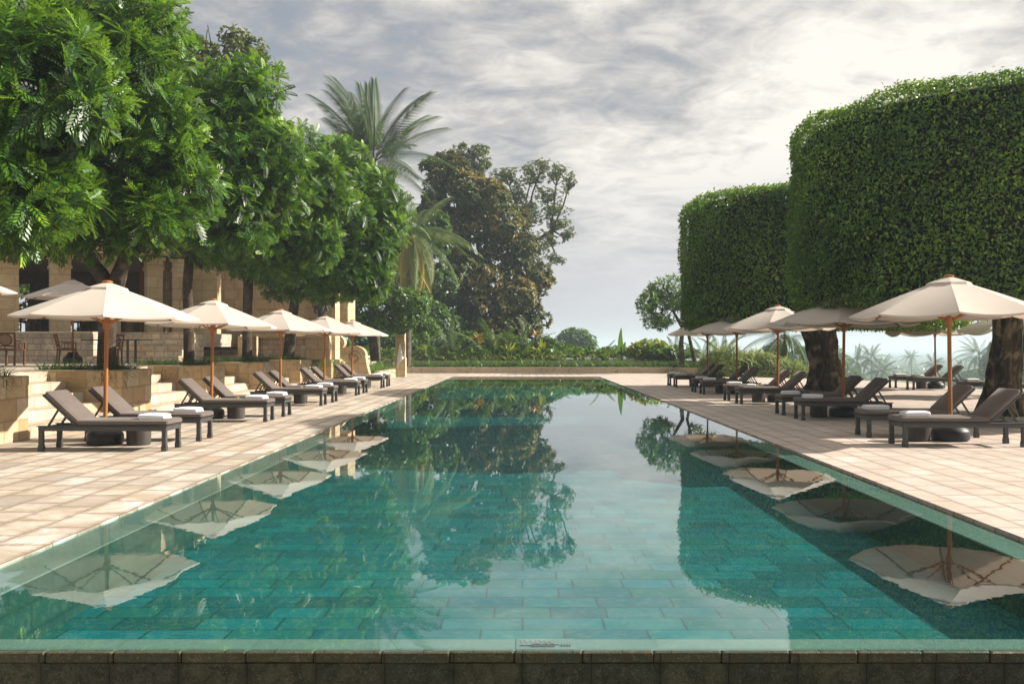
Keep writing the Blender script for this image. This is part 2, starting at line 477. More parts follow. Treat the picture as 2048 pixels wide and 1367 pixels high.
class MB:
    """collects boxes, tubes, lathes; build() links them as one mesh object with metre UVs"""
    def __init__(s):
        s.v, s.f = [], []

    def add(s, vs, fs):
        o = len(s.v)
        s.v += [tuple(map(float, p)) for p in vs]
        s.f += [tuple(i + o for i in f) for f in fs]
        return s

    def box(s, x0, x1, y0, y1, z0, z1, bev=0.0):
        if bev <= 0:
            vs = [(x, y, z) for x in (x0, x1) for y in (y0, y1) for z in (z0, z1)]
            return s.add(vs, [(0, 1, 3, 2), (4, 6, 7, 5), (0, 4, 5, 1), (2, 3, 7, 6), (0, 2, 6, 4), (1, 5, 7, 3)])
        b = min(bev, (x1 - x0) / 2.01, (y1 - y0) / 2.01, (z1 - z0) / 2.01)
        lv = [(z0, b), (z0 + b, 0), (z1 - b, 0), (z1, b)]
        vs, fs = [], []
        for z, i in lv:
            xa, xb, ya, yb = x0 + i, x1 - i, y0 + i, y1 - i
            c = b
            vs += [(xa + c, ya, z), (xb - c, ya, z), (xb, ya + c, z), (xb, yb - c, z), (xb - c, yb, z), (xa + c, yb, z), (xa, yb - c, z), (xa, ya + c, z)]
        for r in range(3):
            for k in range(8):
                a, b2 = r * 8 + k, r * 8 + (k + 1) % 8
                fs.append((a, b2, b2 + 8, a + 8))
        fs.append(tuple(range(7, -1, -1)))
        fs.append(tuple(range(24, 32)))
        return s.add(vs, fs)

    def prism(s, poly, z0, z1):
        n = len(poly)
        vs = [(x, y, z0) for x, y in poly] + [(x, y, z1) for x, y in poly]
        fs = [(k, (k + 1) % n, n + (k + 1) % n, n + k) for k in range(n)]
        return s.add(vs, fs + [tuple(range(n - 1, -1, -1)), tuple(range(n, 2 * n))])

    def tube(s, pts, rad, n=8, caps=True, wob=0.0):
        pts = [np.asarray(p, float) for p in pts]
        if np.isscalar(rad):
            rad = [rad] * len(pts)
        vs, fs = [], []
        up = np.array([0.0, 0, 1])
        prev = None
        for i, p in enumerate(pts):
            d = nrm(pts[min(i + 1, len(pts) - 1)] - pts[max(i - 1, 0)])
            a = up if abs(d[2]) < 0.9 else np.array([1.0, 0, 0])
            if prev is not None:
                a = prev
            e1 = nrm(a - d * a.dot(d))
            e2 = np.cross(d, e1)
            prev = e1
            for k in range(n):
                th = 2 * math.pi * k / n
                r = rad[i] * (1 + (wob * random.uniform(-1, 1) if wob else 0))
                vs.append(p + r * (math.cos(th) * e1 + math.sin(th) * e2))
        for i in range(len(pts) - 1):
            for k in range(n):
                a, b = i * n + k, i * n + (k + 1) % n
                fs.append((a, b, b + n, a + n))
        if caps:
            fs.append(tuple(range(n - 1, -1, -1)))
            fs.append(tuple(range((len(pts) - 1) * n, len(pts) * n)))
        return s.add(vs, fs)

    def bar(s, a, b, w_, h_):
        """rectangular bar from a to b"""
        a, b = np.asarray(a, float), np.asarray(b, float)
        d = nrm(b - a)
        up = np.array([0, 0, 1.0]) if abs(d[2]) < 0.95 else np.array([1.0, 0, 0])
        e1 = nrm(np.cross(d, up))
        e2 = np.cross(e1, d)
        vs = [p + sx * w_ / 2 * e1 + sz * h_ / 2 * e2 for p in (a, b) for sx, sz in ((-1, -1), (1, -1), (1, 1), (-1, 1))]
        return s.add(vs, [(0, 1, 2, 3), (7, 6, 5, 4), (0, 4, 5, 1), (1, 5, 6, 2), (2, 6, 7, 3), (3, 7, 4, 0)])

    def lathe(s, prof, n=24, c=(0, 0), rot=0.0):
        vs, fs = [], []
        for r, z in prof:
            for k in range(n):
                th = rot + 2 * math.pi * k / n
                vs.append((c[0] + r * math.cos(th), c[1] + r * math.sin(th), z))
        for i in range(len(prof) - 1):
            for k in range(n):
                a, b = i * n + k, i * n + (k + 1) % n
                fs.append((a, b, b + n, a + n))
        fs.append(tuple(range(n - 1, -1, -1)))
        fs.append(tuple(range((len(prof) - 1) * n, len(prof) * n)))
        return s.add(vs, fs)

    def build(s, name, mater, parent=None, smooth=False, uv=False, wood=False):
        me = bpy.data.meshes.new(name)
        me.from_pydata(s.v, [], s.f)
        me.update()
        if uv:
            ul = me.uv_layers.new(name='UVMap')
            for p in me.polygons:
                nx, ny, nz = p.normal
                for li in p.loop_indices:
                    x, y, z = me.vertices[me.loops[li].vertex_index].co
                    if abs(nz) > 0.7:
                        ul.data[li].uv = (x, y)
                    else:
                        l = math.hypot(nx, ny) or 1
                        ul.data[li].uv = ((-ny * x + nx * y) / l + (nx * 3.3 if abs(nx) > abs(ny) else 0), z)
        if smooth:
            for p in me.polygons:
                p.use_smooth = True
            try:
                me.set_sharp_from_angle(angle=R(38))
            except Exception:
                pass
        return link(name, me, mater, parent)


def tag(o, label=None, cat=None, group=None, kind=None):
    if label:
        o['label'] = label
    if cat:
        o['category'] = cat
    if group:
        o['group'] = group
    if kind:
        o['kind'] = kind
    return o


def empty(name, loc, label, cat, group=None, rz=0.0):
    o = bpy.data.objects.new(name, None)
    o.empty_display_size = 0.2
    COL.objects.link(o)
    o.location = tuple(map(float, loc))
    o.rotation_euler = (0, 0, rz)
    return tag(o, label, cat, group)


def copy_tree(o, parent=None):
    c = o.copy()
    COL.objects.link(c)
    c.parent = parent
    for ch in list(o.children):
        copy_tree(ch, c)
    return c


def struct(o, label=None):
    o['kind'] = 'structure'
    return o


# ---- leaf templates: x along the leaf, y across, z up
def pinnate(pairs=8, ll=0.31, lw=0.10, droop=0.28):
    V, Fq = [], []
    for i in range(pairs):
        t_ = 0.12 + 0.88 * i / (pairs - 1)
        L = ll * math.sin(math.pi * (0.18 + 0.72 * (1 - t_ * 0.85))) * (1.0 if i < pairs - 1 else 0.8)
        for sg in (-1, 1):
            a = R(62 - 34 * t_)
            d = np.array([math.cos(a), sg * math.sin(a), -0.16])
            b = np.array([t_, 0, -droop * t_ * t_])
            pn = np.array([-math.sin(a), sg * math.cos(a), 0.0])
            o = len(V)
            V += [b, b + d * L * 0.5 + pn * lw / 2, b + d * L, b + d * L * 0.5 - pn * lw / 2]
            Fq.append((o, o + 1, o + 2, o + 3))
    return np.array(V), np.array(Fq)


def simple_leaf(w_=0.45, fold=0.12, droop=0.15):
    V = np.array([(0, 0, 0), (0.5, w_ / 2, fold), (1, 0, -droop), (0.5, -w_ / 2, fold)], float)
    return V, np.array([(0, 1, 2, 3)])


def strap(w_=0.10, bend=0.5, seg=3):
    V, Fq = [], []
    for i in range(seg + 1):
        t_ = i / seg
        wd = w_ * (1 - t_ ** 2 * 0.85) / 2
        V += [(t_ * (1 - 0.15 * bend * t_), wd, -bend * t_ * t_), (t_ * (1 - 0.15 * bend * t_), -wd, -bend * t_ * t_)]
    for i in range(seg):
        Fq.append((2 * i, 2 * i + 1, 2 * i + 3, 2 * i + 2))
    return np.array(V), np.array(Fq)


def scatter(tmpl, P, X, U, S, tint, SW=None):
    """one array of leaves: positions P, axes X, ups U, sizes S"""
    TV, TF = tmpl
    X = nrm(X)
    U = U - X * np.sum(U * X, axis=1, keepdims=True)
    U = nrm(U)
    Y = np.cross(U, X)
    S = np.asarray(S)[:, None, None]
    SW = S if SW is None else np.asarray(SW)[:, None, None]
    V = P[:, None, :] + S * TV[None, :, 0:1] * X[:, None, :] + SW * TV[None, :, 1:2] * Y[:, None, :] + S * TV[None, :, 2:3] * U[:, None, :]
    n, mv = len(P), len(TV)
    Fq = TF[None] + (np.arange(n) * mv)[:, None, None]
    return V.reshape(-1, 3), Fq.reshape(-1, TF.shape[1]), np.repeat(np.asarray(tint), mv)


def merge(parts):
    V, Fq, T, o = [], [], [], 0
    for v, f, t_ in parts:
        V.append(v)
        Fq.append(f + o)
        T.append(t_)
        o += len(v)
    return np.concatenate(V), np.concatenate(Fq), np.concatenate(T)


def unit(n, g=None):
    return nrm((g or rng).normal(size=(n, 3)))


def crown_points(blobs, dens, g, inner=0.0, lo=-1.0):
    """points and outward normals on a union of ellipsoids"""
    Ps, Ns = [], []
    for i, (c, r) in enumerate(blobs):
        c, r = np.array(c, float), np.array(r, float)
        A = 4 * math.pi * (((r[0] * r[1]) ** 1.6 + (r[0] * r[2]) ** 1.6 + (r[1] * r[2]) ** 1.6) / 3) ** (1 / 1.6)
        n = max(3, int(A * dens))
        d = unit(n, g)
        sh = 1 - inner - 0.16 * g.random((n, 1)) ** 2
        p = c + d * r * sh
        ok = np.ones(n, bool)
        for j, (c2, r2) in enumerate(blobs):
            if j != i:
                q = (p - np.array(c2)) / np.array(r2)
                ok &= (q * q).sum(1) > (0.78 - inner * 0.5) ** 2
        ok &= d[:, 2] > lo
        Ps.append(p[ok])
        Ns.append(nrm(d[ok] / r))
    return np.concatenate(Ps), np.concatenate(Ns)


def rosettes(P, N, k, size, tmpl, g, th=(25, 100), young=0.5, up=0.35, base_t=0.3):
    """k leaves round each twig tip; the upright ones are the young ones"""
    n = len(P)
    N = nrm(N + np.array([0, 0, up]) + 0.25 * g.normal(size=N.shape))
    P2, N2 = np.repeat(P, k, 0), np.repeat(N, k, 0)
    tv = unit(n * k, g)
    tv = nrm(tv - N2 * (tv * N2).sum(1, keepdims=True))
    th_ = np.radians(g.uniform(th[0], th[1], n * k))[:, None]
    X = N2 * np.cos(th_) + tv * np.sin(th_)
    U = N2 + np.array([0, 0, 0.5])
    cl = np.repeat(g.normal(0, 0.13, n), k)
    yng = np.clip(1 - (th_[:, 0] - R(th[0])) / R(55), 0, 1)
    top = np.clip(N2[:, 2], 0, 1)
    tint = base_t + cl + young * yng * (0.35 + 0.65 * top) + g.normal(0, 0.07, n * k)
    S = size * g.uniform(0.7, 1.25, n * k) * (1 - 0.25 * yng)
    return scatter(tmpl, P2, X, U, S, np.clip(tint, 0, 1))


def limbs(mb, root, blobs, r0, g, per=5, twig=0.02):
    """branches from the trunk's head into each blob"""
    root = np.array(root, float)
    for c, r in blobs:
        c, r = np.array(c, float), np.array(r, float)
        mid = root * 0.5 + c * 0.5 + g.normal(0, 0.25, 3) - np.array([0, 0, 0.2])
        mb.tube([root, root * 0.6 + mid * 0.4 + g.normal(0, 0.08, 3), mid, c], [r0, r0 * 0.8, r0 * 0.62, r0 * 0.4], 7, wob=0.1)
        for _ in range(per):
            d = unit(1, g)[0]
            e = c + d * r * 0.82
            s_ = mid * 0.4 + c * 0.6
            mb.tube([s_, (s_ + e) / 2 + g.normal(0, 0.12, 3), e], [r0 * 0.36, r0 * 0.22, twig], 5)


PIN = pinnate()
SIMPLE = simple_leaf()
STRAP = strap()


def foliage(name, parts, mater, parent):
    V, Fq, T = merge(parts)
    return mesh_np(name, V, Fq, mater, parent, T)


# ------------------------------------------------------------------ ground, pool, decks
def smooth01(v):
    v = np.clip(v, 0, 1)
    return v * v * (3 - 2 * v)


def ground_z(x, y):
    lim = np.where(x > 9, 56.0, np.where(x < 1, 120.0, 120 - (x - 1) * 8.0))
    e = np.maximum(x - 18.0, y - lim)
    plateau = -0.9 + 1.3 * smooth01((y - 57) / 6.0) * smooth01((12 - x) / 6)
    return plateau - 13.5 * smooth01(e / 75.0) - 3.0 * smooth01((e - 60) / 900)


gx = np.unique(np.concatenate([np.linspace(-60, 60, 61), np.geomspace(60, 4000, 26), -np.geomspace(60, 4000, 26)]))
gy = np.unique(np.concatenate([np.linspace(-30, 160, 77), np.geomspace(160, 5000, 30), -np.geomspace(30, 600, 8)]))
GX, GY = np.meshgrid(gx, gy)
GZ = ground_z(GX, GY) + np.where(GY > 160, rng.normal(0, 0.5, GX.shape), 0)
nx_, ny_ = len(gx), len(gy)
I = (np.arange(ny_ - 1)[:, None] * nx_ + np.arange(nx_ - 1)[None]).ravel()
struct(mesh_np('ground', np.stack([GX, GY, GZ], -1).reshape(-1, 3), np.stack([I, I + 1, I + 1 + nx_, I + nx_], 1), M['ground'], smooth=True))

PX0, PX1, PY0, PY1 = -3.77, 4.13, 5.0, 50.6      # pool edges
struct(MB().box(-9.95, PX0, -3, 57.7, -0.8, 0).build('pool_deck_left', M['deck'], uv=True))
struct(MB().prism([(PX1, -3), (17.0, -3), (17.0, 43.6), (11.6, 50.6), (11.6, 57.7), (PX1, 57.7)], -0.8, 0).build('pool_deck_right', M['deck_r'], uv=True))
struct(MB().box(17.0, 17.25, -3, 43.7, -1.2, 0.012).build('terrace_edge', M['upterr'], uv=True))

LW = 0.36       # width of the ledge just under the water
FD = -0.48      # pool floor
basin = MB()
basin.box(PX0, PX1, PY0, PY1 + 0.3, -0.9, FD)
struct(basin.build('pool_floor', M['tile'], uv=True))
struct(MB().box(PX0 + 0.002, PX1 - 0.002, PY1 + 0.302, 57.65, -0.8, -0.004).build('pool_end_paving', M['deck_r'], uv=True))
wl = MB()
wl.box(PX0 + 0.004, PX0 + LW, PY0 + LW, PY1, FD + 0.002, -0.05)
wl.box(PX1 - LW, PX1 - 0.07, PY0 + LW, PY1, FD + 0.002, -0.05)
wl.box(PX0 + 0.004, PX1 - 0.07, PY0 + 0.02, PY0 + 0.20, FD + 0.002, -0.06)
wl.box(PX0 + LW, PX1 - LW, PY1 - 0.25, PY1, FD + 0.002, -0.05)
struct(wl.build('pool_wall', M['wtile'], uv=True))
struct(MB().box(PX0 + LW + 0.021, PX1 - LW - 0.021, PY0 + 0.207, PY0 + 0.40, FD + 0.003, -0.085, 0.012).build('pool_step', stone('step_tile', [(0.075, 0.185, 0.165), (0.06, 0.16, 0.145), (0.09, 0.20, 0.175)], 0.72, 0.72, 0.003, mottle=0.4, mort=(0.03, 0.08, 0.07), rough=0.5, bump=0.1, stain=(0.06, 0.13, 0.11)), uv=True))
lg = MB()
lg.box(PX0 + 0.004, PX0 + LW + 0.02, PY0 + LW, PY1, -0.048, -0.03, 0.006)
lg.box(PX1 - LW - 0.02, PX1 - 0.07, PY0 + LW, PY1, -0.048, -0.03, 0.006)
lg.box(PX0 + 0.004, PX1 - 0.07, PY0 + 0.003, PY0 + 0.205, -0.058, -0.026, 0.006)
struct(lg.build('pool_ledge', M['ledge'], uv=True))
struct(MB().box(PX1 - 0.068, PX1 - 0.002, PY0, PY1, -0.14, -0.11).build('overflow_slot', M['slot']))
struct(mesh_np('pool_water', [(PX0, PY0 - 0.040, -0.012), (PX1 - 0.066, PY0 - 0.040, -0.012), (PX1 - 0.066, PY1, -0.012), (PX0, PY1, -0.012)], [(0, 1, 2, 3)], M['water']))
# the wet front of the pool
cp = MB()
x = PX0 - 3.0
while x < PX1 + 3.0:
    wd = 0.355 * random.choice([1, 1, 1, 0.95, 1.05])
    j = random.uniform(-0.004, 0.004)
    cp.box(x + 0.002, x + wd - 0.002, PY0 - 0.045 + j, PY0 + 0.002, -0.078 + random.uniform(-0.003, 0.003), -0.017, 0.007)
    x += wd
fw = empty('pool_front_wall', (0, PY0, -0.9), 'dark wet stone front wall of the pool under its overflowing edge', 'wall')
o = cp.build('coping', M['coping'], fw, uv=True)
o.location = (0, -PY0, 0.9)
o = MB().box(PX0 - 3, PX1 + 3, PY0 - 0.03, PY0 + 0.001, -1.3, -0.082).build('stone_face', M['frontwall'], fw, uv=True)
o.location = (0, -PY0, 0.9)
# the faded depth plate lying on the near ledge
dp = empty('depth_marker', (0.12, PY0 + 0.10, -0.026), 'faded depth marker plate on the near pool edge, red letters over black marks', 'marker')
MB().box(-0.155, 0.16, -0.085, 0.10, 0.0, 0.004, 0.002).build('plate', M['ledge'], dp, uv=True)
mk_ = MB()
mk_.box(-0.135, -0.07, -0.034, -0.028, 0.006, 0.009)
for cx, r_ in ((-0.045, 0.032), (0.0, 0.026), (0.035, 0.022)):
    pts = [(cx + r_ * math.cos(a), -0.03 + 0.018 * math.sin(a), 0.008) for a in np.linspace(0.6, 5.6, 9)]
    mk_.tube(pts, 0.0035, 5)
for cx in (0.085, 0.10, 0.115, 0.13):
    mk_.box(cx, cx + 0.006, -0.045, -0.008, 0.006, 0.009)
mk_.box(0.05, 0.075, -0.02, -0.014, 0.006, 0.009)
mk_.box(0.05, 0.055, -0.045, -0.014, 0.006, 0.009)
mk_.build('black_marks', plain('worn_black_paint', (0.07, 0.08, 0.08), 0.6), dp)
rd = MB()
for i, cx in enumerate((-0.125, -0.10, -0.07, -0.045, -0.02, 0.005, 0.03)):
    rd.box(cx, cx + 0.005, 0.02, 0.065, 0.006, 0.008)
    rd.box(cx + 0.006, cx + 0.016, 0.058 - 0.02 * (i % 3), 0.064 - 0.02 * (i % 3), 0.006, 0.008)
rd.build('red_letters', plain('faded_red_paint', (0.42, 0.27, 0.27), 0.6), dp)

# ------------------------------------------------------------------ left: planters, steps, terrace, pavilion
TZ = 1.07
struct(MB().box(-34, -10.32, 4, 37.3, -0.8, TZ).build('upper_terrace', M['upterr'], uv=True))
struct(MB().box(-34, -9.2, 37.32, 60, -0.8, TZ - 0.006).build('upper_terrace_back', M['upterr'], uv=True))
FX = -8.40
PLY = [14.55, 19.9, 25.2, 30.6, 35.9, 41.7]
onames = ['nearest', 'second', 'third', 'fourth', 'fifth', 'last']
planter_tops = []
for i, y0 in enumerate(PLY):
    y1 = y0 + (1.6 if i < 5 else 1.3)
    x0 = -10.5
    lab = ['square limestone planter cut by the left edge of the photo, lit by sun', 'large limestone planter with forked tree, behind the nearest left parasol', 'limestone planter with a slim trunk, second one standing behind the loungers',
           'limestone planter with dark grass, third one standing behind the loungers', 'limestone planter holding the leaning trunk, fourth behind the loungers', 'limestone planter overflowing with arching leaves, beside the carved scroll stone'][i]
    e = empty('stone_planter', ((x0 + FX) / 2, (y0 + y1) / 2, 0), lab, 'planter', 'stone planters along the left steps')
    hx, hy = (FX - x0) / 2, (y1 - y0) / 2
    b = MB()
    hz = TZ + 0.02
    tk = 0.24
    b.box(-hx, hx, -hy, -hy + tk, -0.02, hz - 0.17)
    b.box(-hx, hx, hy - tk, hy, -0.02, hz - 0.17)
    b.box(hx - tk, hx - 0.001, -hy + tk, hy - tk, -0.02, hz - 0.17)
    b.box(-hx + 0.001, -hx + tk, -hy + tk, hy - tk, -0.02, hz - 0.17)
    b.build('body', M['block'], e, uv=True)
    r_ = MB()
    r_.box(-hx - 0.012, hx + 0.012, -hy - 0.012, -hy + tk, hz - 0.17, hz, 0.012)
    r_.box(-hx - 0.012, hx + 0.012, hy - tk, hy + 0.012, hz - 0.17, hz, 0.012)
    r_.box(hx - tk, hx + 0.012, -hy + tk, hy - tk, hz - 0.17, hz, 0.012)
    r_.box(-hx - 0.012, -hx + tk, -hy + tk, hy - tk, hz - 0.17, hz, 0.012)
    r_.build('rim', M['block'], e, uv=True)
    MB().box(-hx + tk, hx - tk, -hy + tk, hy - tk, 0.2, hz - 0.05).build('soil', M['soil'], e)
    planter_tops.append(((x0 + FX) / 2, (y0 + y1) / 2, hx, hy, hz))

RIS = TZ / 5
for i in range(5):
    ya, yb = PLY[i] + 1.6 + 0.013, PLY[i + 1] - 0.013
    b = MB()
    for k in range(5):
        b.box(-10.34, FX - 0.04 - 0.375 * k, ya, yb, RIS * k - (0.02 if k == 0 else 0), RIS * (k + 1) + 0.001 * (k == 4))
    o = b.build('stone_steps', M['step'], uv=True)
    tag(o, 'flight of pale stone steps rising left between the %s and %s limestone planters' % (onames[i], onames[i + 1]), 'steps', 'stone step flights between planters')

# mondo grass on the planters and other strap plants
def strap_bed(name, pts, size, mater, seed, k=9, th=(15, 85), bend=0.5, w_=0.10, parent=None, tint=0.35, seg=3):
    g = np.random.default_rng(seed)
    P = np.asarray(pts, float)
    N = np.tile(np.array([[0, 0, 1.0]]), (len(P), 1))
    V, Fq, T = rosettes(P, N, k, size, strap(w_, bend, seg), g, th, 0.3, 0.2, tint)
    return mesh_np(name, V, Fq, mater, parent, T)


for i, (cx, cy, hx, hy, hz) in enumerate(planter_tops[:5]):
    g = np.random.default_rng(40 + i)
    n = 200
    P = np.stack([cx + (hx - 0.12) * g.uniform(-1, 1, n), cy + (hy - 0.12) * g.uniform(-1, 1, n), np.full(n, hz - 0.06)], 1)
    o = strap_bed('mondo_grass', P, 0.42, M['mondo'], 60 + i, 14, (10, 75), 0.8, 0.04)
    tag(o, 'short dark grass covering the soil of the %s limestone planter' % onames[i], 'grass', kind='stuff')

# wide steps and wall up to the pavilion
Z2 = 2.09
b = MB()
for k in range(5):
    b.box(-14.4, -11.55, 31.9 + 0.32 * k, 34.4, TZ + 0.204 * k, TZ + 0.204 * (k + 1))
tag(b.build('stone_steps', M['coursed'], uv=True), 'broad low stone steps climbing from the upper terrace to the pavilion', 'steps')
e = empty('retaining_wall', (-20, 32, TZ), 'coursed pale stone wall holding up the pavilion floor behind the chairs', 'wall')
MB().box(-10, 5.59, -0.1, 1.2, 0, 0.93).build('stone_face', M['coursed'], e, uv=True)
MB().box(-10, 5.59, -0.13, 1.2, 0.93, Z2 - TZ, 0.01).build('capping', M['step'], e, uv=True)
pav = empty('pavilion', (-18, 38, Z2), 'tan limestone colonnaded pavilion behind the trees with dark open interior', 'pavilion')


def pp(x, y, z):       # to the pavilion's own space
    return x + 18, y - 38, z - Z2


def pbox(b, x0, x1, y0, y1, z0, z1, bev=0.0):
    b.box(x0 + 18, x1 + 18, y0 - 38, y1 - 38, z0 - Z2, z1 - Z2, bev)
    return b


pbox(MB(), -34, -11.7, 33.2, 46, Z2 - 0.5, Z2 - 0.004).build('floor', M['upterr'], pav, uv=True)


def sq(mb, c, half, z0, z1, rot):
    pts = [(c[0] + 18 + half * math.sqrt(2) * math.cos(rot + R(45) + k * math.pi / 2), c[1] - 38 + half * math.sqrt(2) * math.sin(rot + R(45) + k * math.pi / 2)) for k in range(4)]
    mb.prism(pts, z0 - Z2, z1 - Z2)


cols = [(-22.2, 34.0, 0.34, 0.5), (-20.4, 34.2, 0.34, 0.5), (-18.62, 34.4, 0.33, 0.52), (-16.85, 34.6, 0.33, 0.55), (-15.15, 34.9, 0.31, 0.6), (-13.75, 35.4, 0.27, 0.6), (-13.12, 36.1, 0.24, 0.6)]
for cx, cy, hw, rot in cols:
    c = MB()
    sq(c, (cx, cy), hw, Z2, 4.42, rot)
    co = c.build('column', M['ashlar'], pav, uv=True)
    c = MB()
    sq(c, (cx, cy), hw + 0.05, 4.42, 4.52, rot)
    sq(c, (cx, cy), hw + 0.015, 4.522, 4.78, rot)
    sq(c, (cx, cy), hw + 0.09, 4.782, 4.90, rot)
    cap = c.build('capital', M['ashlar'], co, uv=True)
b = pbox(MB(), -34, -12.9, 33.9, 35.2, 4.95, 5.75)
pbox(b, -34, -12.8, 33.8, 35.3, 5.752, 5.9)
b.build('beam', M['ashlar'], pav, uv=True)
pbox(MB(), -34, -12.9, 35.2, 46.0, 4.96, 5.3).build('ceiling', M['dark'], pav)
pbox(MB(), -34, -12.7, 34.2, 46.4, 5.91, 6.5).build('roof', M['ashlar'], pav, uv=True)
b = MB()
for xa, xb in ((-34, -27), (-25.2, -24.2), (-22.4, -21.6), (-20.1, -19.4), (-18.4, -12.0)):
    pbox(b, xa, xb, 43.2, 43.6, Z2, 4.95)
pbox(b, -34, -15.2, 43.15, 43.65, 4.45, 4.955)
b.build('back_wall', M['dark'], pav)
pbox(MB(), -15.0, -13.76, 37.2, 37.5, Z2, 4.95).build('ochre_wall', M['ochre'], pav)
pbox(MB(), -13.74, -11.9, 37.0, 37.5, Z2, 4.95).build('end_wall', M['ashlar'], pav, uv=True)
pbox(MB(), -13.99, -13.75, 36.6, 37.19, Z2, 4.949).build('pier', M['ashlar'], pav, uv=True)
c = MB().lathe([(0.17, 0.0), (0.17, 1.0), (0.15, 1.02)], 20, (-14.75 + 18, 35.6 - 38))
c.build('round_post', M['ashlar'], pav, smooth=True)
c = MB().lathe([(0.03, 2.78), (0.16, 2.80), (0.17, 2.86), (0.05, 2.87)], 16, (-17.6 + 18, 36.8 - 38))
c.build('ceiling_lamp', M['statue'], pav)

lw_ = empty('limestone_wall', (-10.5, 40, TZ), 'tall golden limestone wall with a rounded ledge behind the tree trunks', 'wall')
MB().box(-3.2, 3.1, 0.25, 2.0, 1.0, 5.2).build('upper_wall', M['ashlar'], lw_, uv=True)
MB().box(-0.9, 1.85, 0.02, 2.0, -0.01, 0.86).build('plinth', M['coursed'], lw_, uv=True)
b = MB()
prof = [(0.30, 0.86), (-0.02, 0.86), (-0.12, 0.90), (-0.16, 0.97), (-0.12, 1.04), (-0.02, 1.08), (0.30, 1.08)]
n = len(prof)
vs = [(-1.1, y, z) for y, z in prof] + [(2.1, y, z) for y, z in prof]
b.add(vs, [(k, (k + 1) % n, n + (k + 1) % n, n + k) for k in range(n)] + [tuple(range(n)), tuple(range(2 * n - 1, n - 1, -1))])
b.build('ledge', M['ashlar'], lw_, uv=True)
MB().box(-0.95, -0.55, -1.8, 0.0, -0.02, 0.95).build('pier', M['ashlar'], lw_, uv=True)
b = MB()
for k in range(5):
    b.box(-3.2, -0.97, -1.6 + 0.33 * k, 0.24, 0.2 * k, 0.2 * (k + 1))
tag(b.build('stone_steps', M['coursed'], uv=True), 'shaded flight of stone steps in the gap beside the limestone wall', 'steps').location = (-10.5, 40, TZ)

# niche pier with a dark statue at the wall's right end
npier = empty('niche_pier', (-8.25, 38.6, TZ), 'sunlit limestone pier carrying the dark statue, right end of the wall', 'pier')
MB().box(-0.62, 0.60, 0.2, 1.2, 0, 4.4).build('body', M['ashlar'], npier, uv=True)
MB().box(-0.45, 0.45, -0.32, 0.19, 0, 1.32).build('pedestal', M['ashlar'], npier, uv=True)
st = MB()
st.lathe([(0.20, 0), (0.22, 0.10), (0.16, 0.16), (0.15, 0.30), (0.13, 0.52), (0.17, 0.72), (0.20, 0.86), (0.12, 0.93), (0.06, 0.97), (0.10, 1.03), (0.12, 1.12), (0.09, 1.20), (0.04, 1.26), (0.02, 1.30)], 18)
st.tube([(0.19, 0, 0.84), (0.27, -0.06, 0.62), (0.14, -0.18, 0.52)], [0.055, 0.045, 0.035], 8)
st.tube([(-0.19, 0, 0.84), (-0.27, -0.06, 0.62), (-0.14, -0.18, 0.52)], [0.055, 0.045, 0.035], 8)
o = st.build('statue', M['statue'], smooth=True)
o.location = (-8.15, 38.47, TZ + 1.32)
tag(o, 'dark standing statue on a pedestal against the sunlit limestone pier', 'statue')

# scroll-shaped end of the balustrade, a volute wall
sc_ = empty('scroll_balustrade', (-7.6, 44.2, 0), 'golden stone balustrade end with a rolled curving outline', 'balustrade')
ol = [(-1.9, 0), (-1.9, 2.12)]
for a in np.linspace(R(115), R(-40), 9):
    ol.append((-1.05 + 0.42 * math.cos(a), 1.78 + 0.36 * math.sin(a)))
for a in np.linspace(R(95), R(-10), 8):
    ol.append((-0.20 + 0.55 * math.cos(a), 1.22 + 0.42 * math.sin(a)))
ol += [(0.40, 0.75), (0.52, 0.3), (0.52, 0)]
b = MB()
n = len(ol)
b.add([(x, -0.3, z) for x, z in ol] + [(x, 0.3, z) for x, z in ol], [(k, n + k, n + (k + 1) % n, (k + 1) % n) for k in range(n)] + [tuple(range(n)), tuple(range(2 * n - 1, n - 1, -1))])
b.build('body', M['ashlar'], sc_, uv=True)
vol = MB()
for c_, r0 in (((-1.05, 1.72), 0.30), ((-0.15, 1.1), 0.34)):
    pts = [(c_[0] + r0 * (1 - a / 11) * math.cos(a), -0.31, c_[1] + r0 * (1 - a / 11) * math.sin(a)) for a in np.linspace(0, 9.4, 40)]
    vol.tube(pts, 0.035, 6)
vol.build('carved_scroll', M['ashlar'], sc_)
rs = empty('carved_ring_stone', (-8.05, 42.6, 0.42), 'round carved ring of pale stone at the end of the last planter', 'stone ring')
for a_, b_, nm in ((0.36, 0.10, 'ring'), (0.13, 0.10, 'hub')):
    b = MB()
    pts = [(0, a_ * math.cos(q), 0.05 + a_ * 1.15 * math.sin(q)) for q in np.linspace(0, 2 * math.pi, 25)]
    b.tube(pts, b_, 8, caps=False)
    b.build(nm, M['ashlar'], rs, smooth=True)
MB().box(-0.42, -0.06, -0.3, 0.3, -0.44, 0.62, 0.03).build('block', M['ashlar'], rs, uv=True)

